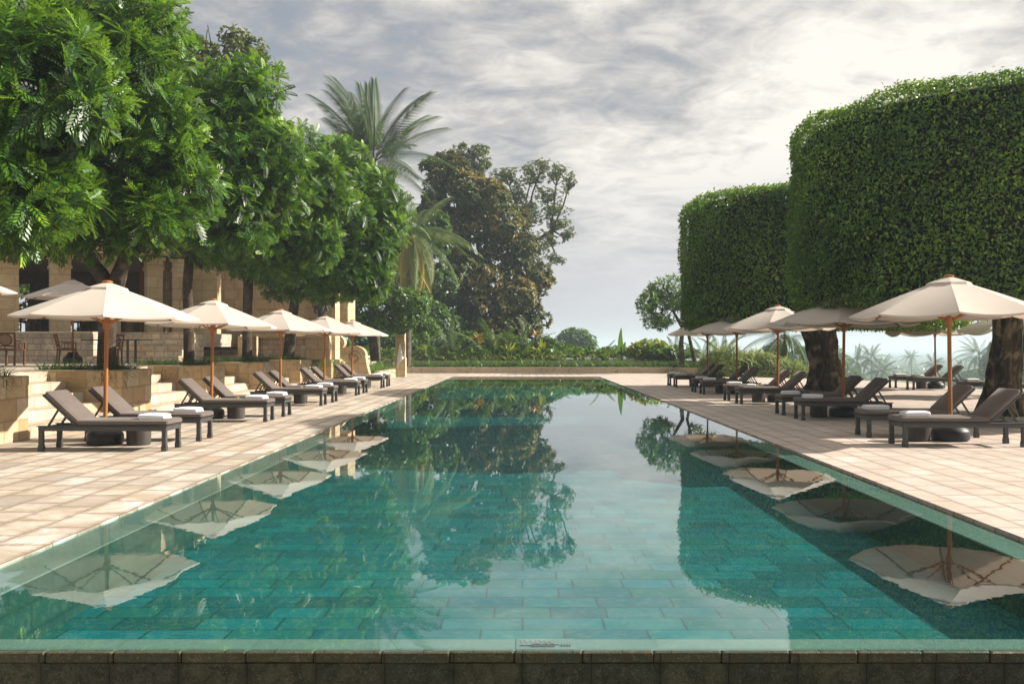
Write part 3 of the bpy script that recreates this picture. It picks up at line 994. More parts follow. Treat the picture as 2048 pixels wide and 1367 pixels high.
# ------------------------------------------------------------------ far end: low walls, pillar, beds
e = empty('low_wall', (2.5, 57.6, 0), 'long low plastered stone wall across the far end of the pool', 'wall')
MB().box(-12.0, 6.6, 0, 0.35, -0.1, 0.36, 0.01).build('long_run', M['lowwall'], e, uv=True)
a = MB()
a.prism([(6.602, 0.0), (7.7, -2.4), (8.05, -2.2), (6.952, 0.35)], -0.1, 0.358)
a.build('angled_run', M['lowwall'], e, uv=True)
e = empty('garden_wall', (0, 59.8, 0.19), 'second thin brown garden wall half hidden between two rows of plants', 'wall')
MB().box(-9, 9.5, 0, 0.3, 0, 0.46).build('body', M['lowwall'], e, uv=True)
MB().box(-9, 9.5, -0.03, 0.33, 0.462, 0.51).build('capping', M['lowwall'], e, uv=True)
e = empty('gate_pier', (11.1, 56.2, 0), 'short rounded stone pier at the right end of the low wall', 'pier')
MB().box(-0.32, 0.42, -0.4, 0.4, -0.1, 0.92, 0.04).build('body', M['lowwall'], e, uv=True)
MB().box(-0.36, 0.46, -0.44, 0.44, 0.922, 1.0, 0.03).build('cap', M['lowwall'], e, uv=True)
struct(MB().prism([(-11.5, 57.9), (9.2, 57.9), (10.3, 55.6), (11.2, 56.4), (10.6, 59.8), (-11.5, 59.8)], -0.6, 0.32).build('planting_bed', M['soil']))
struct(MB().box(-16, 11.5, 60.1, 72, -0.6, 0.66).build('planting_bed_back', M['soil']))
struct(MB().prism([(-9.8, 44.6), (-6.9, 44.6), (-6.9, 50.9), (-9.8, 50.9)], -0.5, 0.36).build('planting_bed_side', M['soil']))
e = empty('bed_wall', (-6.8, 47.6, 0), 'bright low stone edging in front of the sunlit grass bed', 'wall')
MB().box(-0.12, 0.12, -3.1, 3.2, -0.05, 0.44).build('body', M['step'], e, uv=True)

pl = empty('stone_pillar', (-6.47, 50.4, 0), 'tall pale stone pillar with stepped capital and a hanging white towel', 'pillar')
b = MB()
b.box(-0.29, 0.29, -0.29, 0.29, -0.01, 1.02, 0.012)
b.build('base', M['ashlar'], pl, uv=True)
MB().box(-0.25, 0.25, -0.25, 0.25, 1.02, 2.45, 0.01).build('shaft', M['ashlar'], pl, uv=True)
b = MB()
b.box(-0.30, 0.30, -0.30, 0.30, 2.45, 2.54, 0.02)
b.box(-0.26, 0.26, -0.26, 0.26, 2.541, 2.62, 0.01)
b.box(-0.31, 0.31, -0.31, 0.31, 2.621, 2.71, 0.02)
b.box(-0.27, 0.27, -0.27, 0.27, 2.711, 2.86, 0.01)
b.box(-0.34, 0.34, -0.34, 0.34, 2.861, 2.97, 0.02)
b.build('capital', M['ashlar'], pl, uv=True)
b = MB().tube([(0.0, -0.25, 1.75), (0.0, -0.32, 1.75), (0.0, -0.33, 1.80)], 0.012, 6)
b.build('hook', M['iron'], pl)
# towel hanging in folds from the hook
g = np.random.default_rng(3)
V, Fq = [], []
na, nb = 12, 12
for i in range(na + 1):
    s_ = i / na
    for k in range(nb):
        q = k / nb * 2 * math.pi
        wd = 0.02 + 0.17 * s_ ** 0.85
        zz = 1.76 - s_ * (1.02 + (0.24 * -math.cos(q) if s_ > 0 else 0) * s_)
        V.append((-6.47 + 0.01 + wd * math.cos(q) * 1.02, 50.4 - 0.335 - (0.018 + 0.05 * s_) * math.sin(q) - 0.014 * math.sin(5 * q) * s_, zz))
for i in range(na):
    for k in range(nb):
        Fq.append((i * nb + k, i * nb + (k + 1) % nb, (i + 1) * nb + (k + 1) % nb, (i + 1) * nb + k))
o = mesh_np('hanging_towel', V, Fq, M['towel'], smooth=True)
tag(o, 'white towel hanging in a point from a hook on the stone pillar', 'towel')

# ------------------------------------------------------------------ furniture
def xf(mb, ang, piv):
    """turn everything in mb about the y axis through piv (x, z)"""
    ca, sa = math.cos(ang), math.sin(ang)
    mb.v = [(piv[0] + (x - piv[0]) * ca + (z - piv[1]) * sa, y, piv[1] - (x - piv[0]) * sa + (z - piv[1]) * ca) for x, y, z in mb.v]
    return mb


def make_lounger():
    e = empty('sun_lounger', (0, 0, 0), 'x', 'sun lounger')
    for sx in (-1, 1):
        for sy in (-1, 1):
            cx, cy = 0.93 * sx, 0.283 * sy
            b = MB()
            b.box(cx - 0.034, cx + 0.034, cy - 0.034, cy + 0.034, 0.09, 0.31, 0.006)
            b.box(cx - 0.041, cx + 0.041, cy - 0.041, cy + 0.041, 0.0, 0.075, 0.006)
            b.lathe([(0.056, 0.07), (0.046, 0.095)], 4, (cx, cy), R(45))
            b.build('leg', M['frame'], e)
    b = MB()
    for sy in (-1, 1):
        y = 0.283 * sy
        b.box(-0.967, 0.967, y - 0.034, y + 0.034, 0.305, 0.37, 0.006)
    for x in (-0.933, -0.40, 0.25, 0.933):
        b.box(x - 0.034, x + 0.034, -0.249, 0.249, 0.308, 0.367, 0.005)
    b.box(-0.985, 0.985, -0.335, -0.24, 0.3705, 0.384, 0.004)
    b.box(-0.985, 0.985, 0.24, 0.335, 0.3705, 0.384, 0.004)
    for i in range(14):
        x = -0.32 + i * 0.095
        b.box(x, x + 0.06, -0.239, 0.239, 0.371, 0.383)
    b.build('frame', M['frame'], e)
    b = MB().box(-0.40, 0.99, -0.318, 0.318, 0.388, 0.474, 0.022)
    b.build('seat_cushion', M['cushion'], e, smooth=True)
    b = MB().box(-1.07, -0.41, -0.312, 0.312, 0.405, 0.488, 0.022)
    xf(b, R(43), (-0.40, 0.40)).build('back_cushion', M['cushion'], e, smooth=True)
    b = MB()
    for y in (-0.27, 0.27):
        b.box(-1.09, -0.40, y - 0.028, y + 0.028, 0.365, 0.398, 0.004)
    for i in range(7):
        x = -1.08 + i * 0.1
        b.box(x, x + 0.06, -0.241, 0.241, 0.372, 0.392)
    b = xf(b, R(43), (-0.40, 0.385))
    b.build('backrest_frame', M['frame'], e)
    for sy in (-1, 1):
        MB().bar((-0.71, 0.21 * sy, 0.62), (-0.86, 0.21 * sy, 0.375), 0.022, 0.03).build('prop', M['frame'], e)
        MB().bar((-0.60, 0.18 * sy, 0.53), (-0.70, 0.18 * sy, 0.375), 0.018, 0.025).build('prop', M['frame'], e)
    return e


def make_towel():
    """one bath towel folded into a soft slab with two layers"""
    g = np.random.default_rng(5)
    V, Fq = [], []
    prof = []
    for a in np.linspace(-90, 90, 7):
        prof.append((0.2 + 0.02 * math.cos(R(a)), 0.018 + 0.017 * math.sin(R(a))))
    prof += [(0.19, 0.038)]
    for a in np.linspace(-80, 90, 7):
        prof.append((0.185 + 0.024 * math.cos(R(a)), 0.056 + 0.018 * math.sin(R(a))))
    prof += [(0.08, 0.080), (-0.05, 0.081), (-0.16, 0.078)]
    for a in np.linspace(90, 270, 8):
        prof.append((-0.19 + 0.028 * math.cos(R(a)), 0.047 + 0.028 * math.sin(R(a))))
    prof += [(-0.205, 0.017), (-0.20, 0.003)]
    n, m_ = len(prof), 11
    for j in range(m_):
        u = -1 + 2 * j / (m_ - 1)
        e_ = 1 - 0.10 * abs(u) ** 5
        zz = 1 - 0.28 * abs(u) ** 6
        for (x, z) in prof:
            V.append((x * e_ + g.normal(0, 0.0015) + 0.006 * u, 0.145 * u + g.normal(0, 0.001), z * zz * (1 + 0.05 * math.sin(3 * u + 9 * x)) + g.normal(0, 0.0008)))
    mb = MB()
    fs = [(j * n + k, j * n + (k + 1) % n, (j + 1) * n + (k + 1) % n, (j + 1) * n + k) for j in range(m_ - 1) for k in range(n)]
    fs += [tuple(range(n - 1, -1, -1)), tuple(range((m_ - 1) * n, m_ * n))]
    mb.add(V, fs)
    return mb.build('folded_towel', M['towel'], smooth=True)


def make_table():
    e = empty('side_table', (0, 0, 0), 'x', 'side table')
    MB().lathe([(0.165, 0), (0.185, 0.012), (0.19, 0.2), (0.205, 0.355), (0.2, 0.36)], 28).build('drum', M['drum'], e, smooth=True)
    MB().lathe([(0.2, 0.361), (0.225, 0.365), (0.228, 0.392), (0.22, 0.396), (0.205, 0.388)], 28).build('tray_top', M['drum'], e, smooth=True)
    return e


def make_pot():
    e = empty('brass_pot', (0, 0, 0), 'x', 'brass pot')
    MB().lathe([(0.035, 0), (0.05, 0.008), (0.056, 0.035), (0.05, 0.062), (0.04, 0.07)], 18).build('bowl', M['brass'], e, smooth=True)
    b = MB().lathe([(0.043, 0.0705), (0.036, 0.083), (0.012, 0.092), (0.010, 0.104), (0.016, 0.112), (0.004, 0.122)], 16)
    for k in range(6):
        a = k * math.pi / 3
        b.tube([(0.036 * math.cos(a), 0.036 * math.sin(a), 0.078), (0.05 * math.cos(a), 0.05 * math.sin(a), 0.105)], [0.007, 0.003], 5)
    b.build('lid', M['brass'], e, smooth=True)
    return e


def make_umbrella(Rr, ztop, drop, sag, cm, base_r):
    e = empty('parasol', (0, 0, 0), 'x', 'parasol')
    MB().lathe([(base_r * 0.86, 0), (base_r * 0.98, 0.02), (base_r, 0.08), (base_r, 0.15), (base_r * 0.94, 0.19), (base_r * 0.74, 0.23), (base_r * 0.60, 0.28), (base_r * 0.52, 0.34), (base_r * 0.46, 0.345)], 36).build('base', M['basestone'], e, smooth=True)
    MB().lathe([(0.034, 0.34), (0.034, 1.3), (0.032, ztop - 0.06)], 16).build('pole', M['wood'], e, smooth=True)
    zr = ztop - drop
    MB().lathe([(0.036, zr - 0.20), (0.052, zr - 0.18), (0.055, zr - 0.12), (0.075, zr - 0.08), (0.085, zr - 0.05), (0.06, zr - 0.035), (0.036, zr - 0.03)], 16).build('hub', M['wood'], e, smooth=True)
    MB().lathe([(0.05, ztop + 0.012), (0.085, ztop + 0.018), (0.085, ztop + 0.036), (0.05, ztop + 0.05), (0.03, ztop + 0.052)], 16).build('finial', M['wood'], e, smooth=True)

    def rib(k, s, off=0.0, rs=1.0):
        a = R(22.5 + 45 * k)
        return np.array([Rr * s * rs * math.cos(a), Rr * s * rs * math.sin(a), ztop - drop * (0.88 * s + 0.12 * s * s) - off])
    V, Fq = [], []
    ns, nt = 9, 8
    for k in range(8):
        o = len(V)
        for i in range(ns + 2):
            s = (0.06 + 0.94 * min(i, ns) / ns)
            for j in range(nt + 1):
                t_ = j / nt
                bow = 4 * t_ * (1 - t_)
                p = rib(k, s) * (1 - t_) + rib(k + 1, s) * t_
                p = p * np.array([1 - 0.035 * bow * s ** 3, 1 - 0.035 * bow * s ** 3, 1])
                p[2] -= sag * bow * s * (0.45 + 0.55 * s ** 3)
                if i > ns:
                    p[2] -= 0.028 + 0.15 * sag * bow
                V.append(p)
        for i in range(ns + 1):
            for j in range(nt):
                a = o + i * (nt + 1) + j
                Fq.append((a, a + nt + 1, a + nt + 2, a + 1))
    b = MB()
    b.add(V, Fq)
    b.build('canopy', cm, e, smooth=True)
    # little second roof over the vent
    V, Fq = [], []
    for k in range(8):
        o = len(V)
        for i, s in enumerate((0.03, 0.12, 0.215, 0.235)):
            for j in range(5):
                t_ = j / 4
                p = rib(k, s) * (1 - t_) + rib(k + 1, s) * t_
                p[2] += 0.045 - (0.012 if i < 3 else 0.055 + 0.02 * 4 * t_ * (1 - t_))
                V.append(p)
        for i in range(3):
            for j in range(4):
                a = o + i * 5 + j
                Fq.append((a, a + 5, a + 6, a + 1))
    b = MB()
    b.add(V, Fq)
    b.build('vent_cap', cm, e, smooth=True)
    for k in range(8):
        rb = MB()
        rb.bar(rib(k, 0.05, 0.03), rib(k, 0.5, 0.028), 0.018, 0.026)
        rb.bar(rib(k, 0.5, 0.028), rib(k, 0.995, 0.022), 0.018, 0.024)
        rb.build('rib', M['wood'], e)
        a = R(22.5 + 45 * k)
        MB().bar((0.07 * math.cos(a), 0.07 * math.sin(a), zr - 0.09), rib(k, 0.52, 0.05), 0.016, 0.022).build('strut', M['wood'], e)
    return e


protos = {}


def place(key, make, loc, rz, label, group, scale=None):
    if key not in protos:
        o = make()
        protos[key] = o
    else:
        o = copy_tree(protos[key])
    o.location = tuple(map(float, loc))
    o.rotation_euler = (0, 0, rz)
    tag(o, label, None, group)
    return o


ORD = ['nearest', 'second', 'third', 'fourth', 'farthest']
PR = random.Random(11)


def pair(side, name, Yc, X_leg, X_pole, utype, um, first, tag_txt, gap=0.76, towel=True, urot=0.0):
    """one parasol with its two loungers, drum table, brass pot and two towels"""
    sgn = 1 if side == 'left' else -1           # +1: feet point to +X
    rz0 = 0.0 if sgn > 0 else math.pi
    pu = place(utype, um, (X_pole, Yc, 0), urot, tag_txt, 'cream parasols' if utype != 'far' else 'weathered parasols on the far terrace')
    pu.rotation_euler = (R(PR.uniform(-1.0, 1.0)), R(PR.uniform(-1.0, 1.0)), urot + PR.uniform(-0.12, 0.12))
    for j, dy in enumerate((-gap, gap)):
        wh = 'camera-side' if j == 0 else 'far-side'
        cx = X_leg - 0.93 * sgn
        dz = PR.uniform(-0.012, 0.012)
        place('lounger', make_lounger, (cx, Yc + dy, 0), rz0 + dz, '%s charcoal sun lounger with taupe cushion under %s' % (wh, name), 'sun loungers by the pool')
        if towel:
            tx = X_leg - (0.24 + PR.uniform(-0.03, 0.03)) * sgn
            place('towel', make_towel, (tx, Yc + dy + PR.uniform(-0.04, 0.04), 0.474), rz0 + PR.uniform(-0.12, 0.12), 'folded white towel on the %s lounger under %s' % (wh, name), 'folded white towels')
    tx = X_pole + 0.58 * sgn
    place('table', make_table, (tx, Yc - 0.08, 0), PR.uniform(0, 3), 'round dark drum table between the two loungers under %s' % name, 'drum side tables')
    place('pot', make_pot, (tx + 0.02, Yc - 0.05, 0.388), PR.uniform(0, 3), 'small brass pot on the drum table under %s' % name, 'brass pots on the side tables')


UL = lambda: make_umbrella(1.43, 2.60, 0.54, 0.018, M['canopy'], 0.285)
UR = lambda: make_umbrella(1.60, 2.74, 0.62, 0.05, M['canopy'], 0.305)
UF = lambda: make_umbrella(1.78, 2.78, 0.62, 0.13, M['canopyg'], 0.305)
for i, (px_, Yc) in enumerate(((210, 15.40), (422, 21.02), (561, 26.55), (648, 31.9), (704, 37.5))):
    nm = 'the %s left poolside parasol' % ORD[i]
    pair('left', nm, Yc, -5.41, (px_ - VX) / F * Yc, 'uleft', UL, i == 0,
         'cream parasol with teak pole, %s of the five along the left poolside' % ORD[i], urot=PR.uniform(-0.06, 0.06))
for i, (px_, Yc) in enumerate(((1901, 16.02), (1686, 21.45), (1556, 27.25), (1474, 32.65), (1416, 38.25))):
    nm = 'the %s right poolside parasol' % ORD[i]
    pair('right', nm, Yc, 6.03, (px_ - VX) / F * Yc, 'uright', UR, i == 0,
         'cream parasol with teak pole, %s of the five along the right poolside' % ORD[i], gap=0.78, urot=PR.uniform(-0.06, 0.06))
pair('right', 'the parasol between the two fig trunks', 36.0, 14.36, 15.66, 'far', UF, True, 'weathered greenish parasol on the far terrace between the two fig trunks', gap=0.85, urot=0.15)
pair('right', 'the parasol behind the near fig trunk', 30.1, 14.36, 15.66, 'far', UF, False, 'weathered greenish parasol half hidden behind the near fig trunk', gap=0.85, urot=0.2)
# parasols and seating on the upper left terrace
place('uleft', UL, (-14.2, 30.0, TZ), 0.2, 'grey shaded parasol on the upper terrace above the chairs', 'parasols on the upper terrace')
place('uleft', UL, (-15.75, 26.6, TZ), 0.1, 'grey shaded parasol cut by the left edge of the photo', 'parasols on the upper terrace')


def make_chair():
    e = empty('armchair', (0, 0, 0), 'x', 'armchair')
    for sx in (-1, 1):
        MB().bar((0.25 * sx, 0.23, 0.0), (0.25 * sx, 0.24, 0.43), 0.045, 0.045).build('leg', M['chairwood'], e)
        b = MB()
        b.bar((0.24 * sx, -0.26, 0.0), (0.24 * sx, -0.22, 0.45), 0.045, 0.045)
        b.build('leg', M['chairwood'], e)
    b = MB().box(-0.28, 0.28, -0.25, 0.27, 0.40, 0.445, 0.01)
    b.build('seat_frame', M['chairwood'], e)
    MB().box(-0.25, 0.25, -0.21, 0.25, 0.447, 0.475, 0.012).build('seat', M['cane'], e)
    b = MB()
    for sx in (-1, 1):
        b.bar((0.25 * sx, -0.22, 0.45), (0.28 * sx, -0.33, 0.90), 0.04, 0.04)
    b.bar((-0.30, -0.33, 0.89), (0.30, -0.33, 0.89), 0.035, 0.06)
    b.bar((-0.25, -0.245, 0.53), (0.25, -0.245, 0.53), 0.03, 0.04)
    ring = [(0.185 * math.cos(q), -0.288 - 0.16 * 0.24 * math.sin(q), 0.71 + 0.155 * math.sin(q)) for q in np.linspace(0, 2 * math.pi, 25)]
    b.tube(ring, 0.018, 6, caps=False)
    b.build('back_frame', M['chairwood'], e)
    b = MB()
    c_ = (0, -0.288, 0.71)
    vs = [c_] + [(0.18 * math.cos(q), -0.288 - 0.038 * math.sin(q), 0.71 + 0.15 * math.sin(q)) for q in np.linspace(0, 2 * math.pi, 24, endpoint=False)]
    vs2 = [(x, y + 0.012, z) for x, y, z in vs]
    b.add(vs, [(0, 1 + k, 1 + (k + 1) % 24) for k in range(24)])
    b.add(vs2, [(0, 1 + (k + 1) % 24, 1 + k) for k in range(24)])
    b.build('back_panel', M['cane'], e)
    for sx in (-1, 1):
        b = MB()
        b.bar((0.27 * sx, -0.285, 0.68), (0.28 * sx, 0.24, 0.65), 0.045, 0.03)
        b.bar((0.275 * sx, 0.22, 0.44), (0.28 * sx, 0.23, 0.64), 0.035, 0.035)
        pts = [(0.278 * sx, 0.11 * math.cos(q), 0.545 + 0.085 * math.sin(q)) for q in np.linspace(0, 2 * math.pi, 17)]
        b.tube(pts, 0.012, 5, caps=False)
        b.build('arm', M['chairwood'], e)
    return e


def chair(x, y, z, rz, lab):
    place('chair', make_chair, (x, y, z), rz, lab, 'teak armchairs of the terrace and pavilion')


chair(-14.22, 26.4, TZ, R(0), 'brown teak armchair with oval cane back at the left photo edge')
chair(-14.25, 29.7, TZ, R(-72), 'brown teak armchair turned right towards the table behind the forked tree')
chair(-13.35, 30.9, TZ, R(188), 'brown teak armchair behind the terrace table, mostly hidden by the trunk')
chair(-18.45, 35.6, Z2, R(5), 'shaded armchair inside the pavilion between the first two columns')
chair(-16.8, 36.0, Z2, R(-15), 'shaded armchair inside the pavilion right behind the second column')


def make_dining():
    e = empty('terrace_table', (0, 0, 0), 'x', 'table')
    MB().box(-0.95, 0.95, -0.45, 0.45, 0.71, 0.745, 0.01).build('tabletop', M['drum'], e)
    for sx in (-0.45, 0.45):
        for sy in (-0.3, 0.3):
            MB().box(sx - 0.03, sx + 0.03, sy - 0.03, sy + 0.03, 0, 0.709).build('leg', M['frame'], e)
    return e


tag(make_dining(), 'dark rectangular dining table on the upper terrace behind the forked trunk').location = (-12.75, 29.9, TZ)
e = empty('terrace_table', (-15.6, 26.7, TZ), 'small dark pedestal table beside the armchair at the left photo edge', 'table')
MB().lathe([(0.5, 0.71), (0.5, 0.74)], 24).build('tabletop', M['drum'], e)
MB().lathe([(0.24, 0.0), (0.24, 0.02), (0.04, 0.04), (0.04, 0.70)], 16).build('pedestal', M['frame'], e)

# small iron lamp post at the right terrace corner
e = empty('bollard_lamp', (15.15, 48.6, -0.9), 'thin dark post rising from the bushes at the terrace corner', 'post')
MB().lathe([(0.05, 0), (0.05, 0.9), (0.045, 2.05), (0.03, 2.07)], 10).build('post', M['iron'], e)
MB().lathe([(0.06, 2.075), (0.06, 2.1), (0.02, 2.13)], 10).build('cap', M['iron'], e)

# ------------------------------------------------------------------ trees
def tree(name, label, cat, group, trunks, blobs, lm, tmpl, size, k, dens, seed, bk='bark', r_limb=0.09, th=(25, 100), young=0.5, base_t=0.3, inner=True, per=5, up=0.35, lo=-1.0, tv=0.0, nl=0, fill=False, lr=0.46):
    """trunks: list of (points, radii) in world space; the first point of the first is the foot"""
    g = np.random.default_rng(seed)
    foot = np.array(trunks[0][0][0], float)
    e = empty(name, foot, label, cat, group)
    mb = MB()
    for pts, rad in trunks:
        mb.tube([np.array(p) - foot for p in pts], rad, 12, wob=0.07)
    bl = [(np.array(c, float) - foot, np.array(r if hasattr(r, '__len__') else (r, r, r), float)) for c, r in blobs]
    heads = [np.array(t_[0][-1], float) - foot for t_ in trunks]
    if r_limb > 0:
        for c, r in bl:
            h_ = min(heads, key=lambda q: np.linalg.norm(q - c))
            limbs(mb, h_, [(c, r)], r_limb, g, per)
    mb.build('trunk', M[bk], e, smooth=True)
    core = bl
    if nl:
        sub = []
        for c, r in bl:
            for q in range(nl):
                dd = unit(1, g)[0]
                dd[2] = dd[2] * 0.9 + 0.08
                sub.append((c + dd * r * g.uniform(0.55, 0.80), np.minimum(r, r.mean()) * g.uniform(lr * 0.75, lr * 1.2)))
        core = [(c, r * 0.62) for c, r in bl]
        bl = sub
    P, N = crown_points(bl, dens, g, lo=lo)
    if fill:
        k_ = g.random((len(P), 1)) ** 0.5
        cen = np.stack([c for c, r in bl])
        near = cen[np.argmin(((P[:, None, :] - cen[None]) ** 2).sum(-1), 1)]
        P = near + (P - near) * k_
    if tv:
        ph = g.uniform(0, 6, 3)
        patch = np.sin(P[:, 0] * 1.3 + ph[0]) + np.sin(P[:, 1] * 1.1 + ph[1]) + np.sin(P[:, 2] * 1.4 + ph[2])
    parts = [rosettes(P, N, k, size, tmpl, g, th, young, up, base_t)]
    if tv:
        v, f, t_ = parts[0]
        rep = len(t_) // len(P)
        parts = [(v, f, np.clip(t_ + tv * np.repeat(patch + g.normal(0, 0.6, len(P)), rep), 0, 1))]
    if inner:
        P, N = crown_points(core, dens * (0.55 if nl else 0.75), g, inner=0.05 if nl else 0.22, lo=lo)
        parts.append(rosettes(P, N, k, size * 1.1, tmpl, g, (30, 110), 0.1, 0.2, base_t * 0.6))  # inner leaves tinted darker: shade inside the crown put into their colour
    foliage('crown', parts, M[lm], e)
    return e


def B(x, y, Y, r, dy=0.0):
    return (px(x, y, Y) + np.array([0, dy, 0]), r)


ROW = 'feathery shade trees of the planter row'
T0, T1, T2, T3, T4 = 15.4, 20.75, 26.0, 31.4, 36.7
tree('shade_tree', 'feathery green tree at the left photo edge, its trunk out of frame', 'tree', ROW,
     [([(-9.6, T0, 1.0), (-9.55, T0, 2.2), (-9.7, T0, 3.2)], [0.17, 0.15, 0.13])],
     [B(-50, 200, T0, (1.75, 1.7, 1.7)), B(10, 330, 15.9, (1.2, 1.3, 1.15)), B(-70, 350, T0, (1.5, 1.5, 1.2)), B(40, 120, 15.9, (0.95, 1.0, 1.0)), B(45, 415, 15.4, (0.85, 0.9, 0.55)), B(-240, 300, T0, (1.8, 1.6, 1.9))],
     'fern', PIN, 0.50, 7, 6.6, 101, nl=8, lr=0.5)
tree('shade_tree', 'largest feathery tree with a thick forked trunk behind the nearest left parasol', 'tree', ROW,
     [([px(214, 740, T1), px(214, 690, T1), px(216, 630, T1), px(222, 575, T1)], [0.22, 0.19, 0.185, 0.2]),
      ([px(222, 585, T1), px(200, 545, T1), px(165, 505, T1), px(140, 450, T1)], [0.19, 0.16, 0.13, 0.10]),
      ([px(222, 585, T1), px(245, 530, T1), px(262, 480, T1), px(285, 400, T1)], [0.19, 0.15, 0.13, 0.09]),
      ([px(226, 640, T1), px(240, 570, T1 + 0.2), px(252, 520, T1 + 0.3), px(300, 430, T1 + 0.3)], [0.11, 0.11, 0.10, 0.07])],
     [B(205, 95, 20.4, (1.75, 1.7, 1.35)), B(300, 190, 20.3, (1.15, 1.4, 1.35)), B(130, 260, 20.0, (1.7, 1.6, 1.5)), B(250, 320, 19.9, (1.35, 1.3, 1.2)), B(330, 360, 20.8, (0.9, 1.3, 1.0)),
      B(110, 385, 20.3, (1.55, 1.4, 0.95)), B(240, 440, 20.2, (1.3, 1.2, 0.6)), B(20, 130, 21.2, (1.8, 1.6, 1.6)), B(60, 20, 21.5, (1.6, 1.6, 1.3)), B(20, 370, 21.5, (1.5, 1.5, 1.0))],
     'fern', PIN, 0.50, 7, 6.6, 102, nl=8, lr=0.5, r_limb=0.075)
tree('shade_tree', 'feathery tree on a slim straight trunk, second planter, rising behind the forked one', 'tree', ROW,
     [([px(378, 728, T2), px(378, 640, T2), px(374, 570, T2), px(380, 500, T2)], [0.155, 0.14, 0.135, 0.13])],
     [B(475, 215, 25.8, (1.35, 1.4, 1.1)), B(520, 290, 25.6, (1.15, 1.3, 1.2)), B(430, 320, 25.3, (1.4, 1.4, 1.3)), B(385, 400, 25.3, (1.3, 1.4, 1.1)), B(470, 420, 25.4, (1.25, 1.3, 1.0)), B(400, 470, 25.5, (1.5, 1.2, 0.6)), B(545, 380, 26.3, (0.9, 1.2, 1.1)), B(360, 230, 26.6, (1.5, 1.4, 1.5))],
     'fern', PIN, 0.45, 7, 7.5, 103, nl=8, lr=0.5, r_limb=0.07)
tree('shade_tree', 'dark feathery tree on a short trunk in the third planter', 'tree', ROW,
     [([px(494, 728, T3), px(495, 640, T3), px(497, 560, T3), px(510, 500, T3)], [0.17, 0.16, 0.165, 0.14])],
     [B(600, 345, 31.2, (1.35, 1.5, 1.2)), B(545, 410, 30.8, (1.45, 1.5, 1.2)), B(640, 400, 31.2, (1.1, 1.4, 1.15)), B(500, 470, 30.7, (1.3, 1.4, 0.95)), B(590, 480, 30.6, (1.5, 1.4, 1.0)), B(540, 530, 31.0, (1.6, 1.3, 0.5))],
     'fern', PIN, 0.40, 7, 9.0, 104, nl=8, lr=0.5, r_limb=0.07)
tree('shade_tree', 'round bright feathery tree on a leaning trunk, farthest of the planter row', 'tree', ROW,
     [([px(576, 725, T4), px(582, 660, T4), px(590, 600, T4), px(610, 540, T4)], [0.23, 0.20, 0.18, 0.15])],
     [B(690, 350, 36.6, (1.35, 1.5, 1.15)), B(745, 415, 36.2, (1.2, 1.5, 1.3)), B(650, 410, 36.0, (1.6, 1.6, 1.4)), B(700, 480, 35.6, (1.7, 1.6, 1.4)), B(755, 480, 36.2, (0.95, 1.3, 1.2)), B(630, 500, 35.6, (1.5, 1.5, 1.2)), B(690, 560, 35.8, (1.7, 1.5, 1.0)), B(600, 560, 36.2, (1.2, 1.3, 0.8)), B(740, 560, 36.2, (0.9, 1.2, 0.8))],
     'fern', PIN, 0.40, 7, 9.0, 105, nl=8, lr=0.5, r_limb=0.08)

# behind the pavilion
Yb = 47.0
tree('broadleaf_tree', 'tall olive broadleaf tree standing behind the feathery row, against the sky', 'tree', None,
     [([px(330, 690, Yb), px(335, 500, Yb), px(350, 300, Yb)], [0.45, 0.38, 0.3])],
     [B(430, 95, Yb, (2.0, 2.2, 1.2)), B(490, 110, Yb, (1.0, 1.6, 1.2)), B(400, 150, Yb, (2.2, 2, 1.1)), B(470, 165, Yb, (1.5, 2, 0.7)), B(300, 20, Yb, (1.0, 2, 1.1)), B(230, 10, Yb, (2.6, 2, 1.3)), B(160, 40, Yb, (3, 2, 2)), B(340, 110, Yb, (1.5, 2, 1.0))],
     'olive', SIMPLE, 0.30, 7, 6.0, 110, r_limb=0.13, inner=False, nl=8, fill=True, base_t=0.35, per=6)
for (x_, y_, Y_, r_, sd, lab) in ((60, 600, 52, (4.5, 2, 4), 111, 'dark green bush seen through the pavilion, behind its back wall'), (-120, 560, 54, (5, 2, 5), 112, 'dark green bush behind the pavilion at the left photo edge'), (210, 560, 53, (4.5, 2, 5.5), 113, 'dark green bush behind the pavilion, beyond the forked trunk')):
    c_ = px(x_, y_, Y_)
    tree('bush', lab, 'bush', 'bushes behind the pavilion', [([(c_[0], c_[1], 1.0), (c_[0], c_[1], c_[2])], [0.2, 0.12])], [(c_, r_)], 'broad', SIMPLE, 0.5, 6, 2.2, sd, inner=False, r_limb=0.05)

# ---- palms
FR = 0


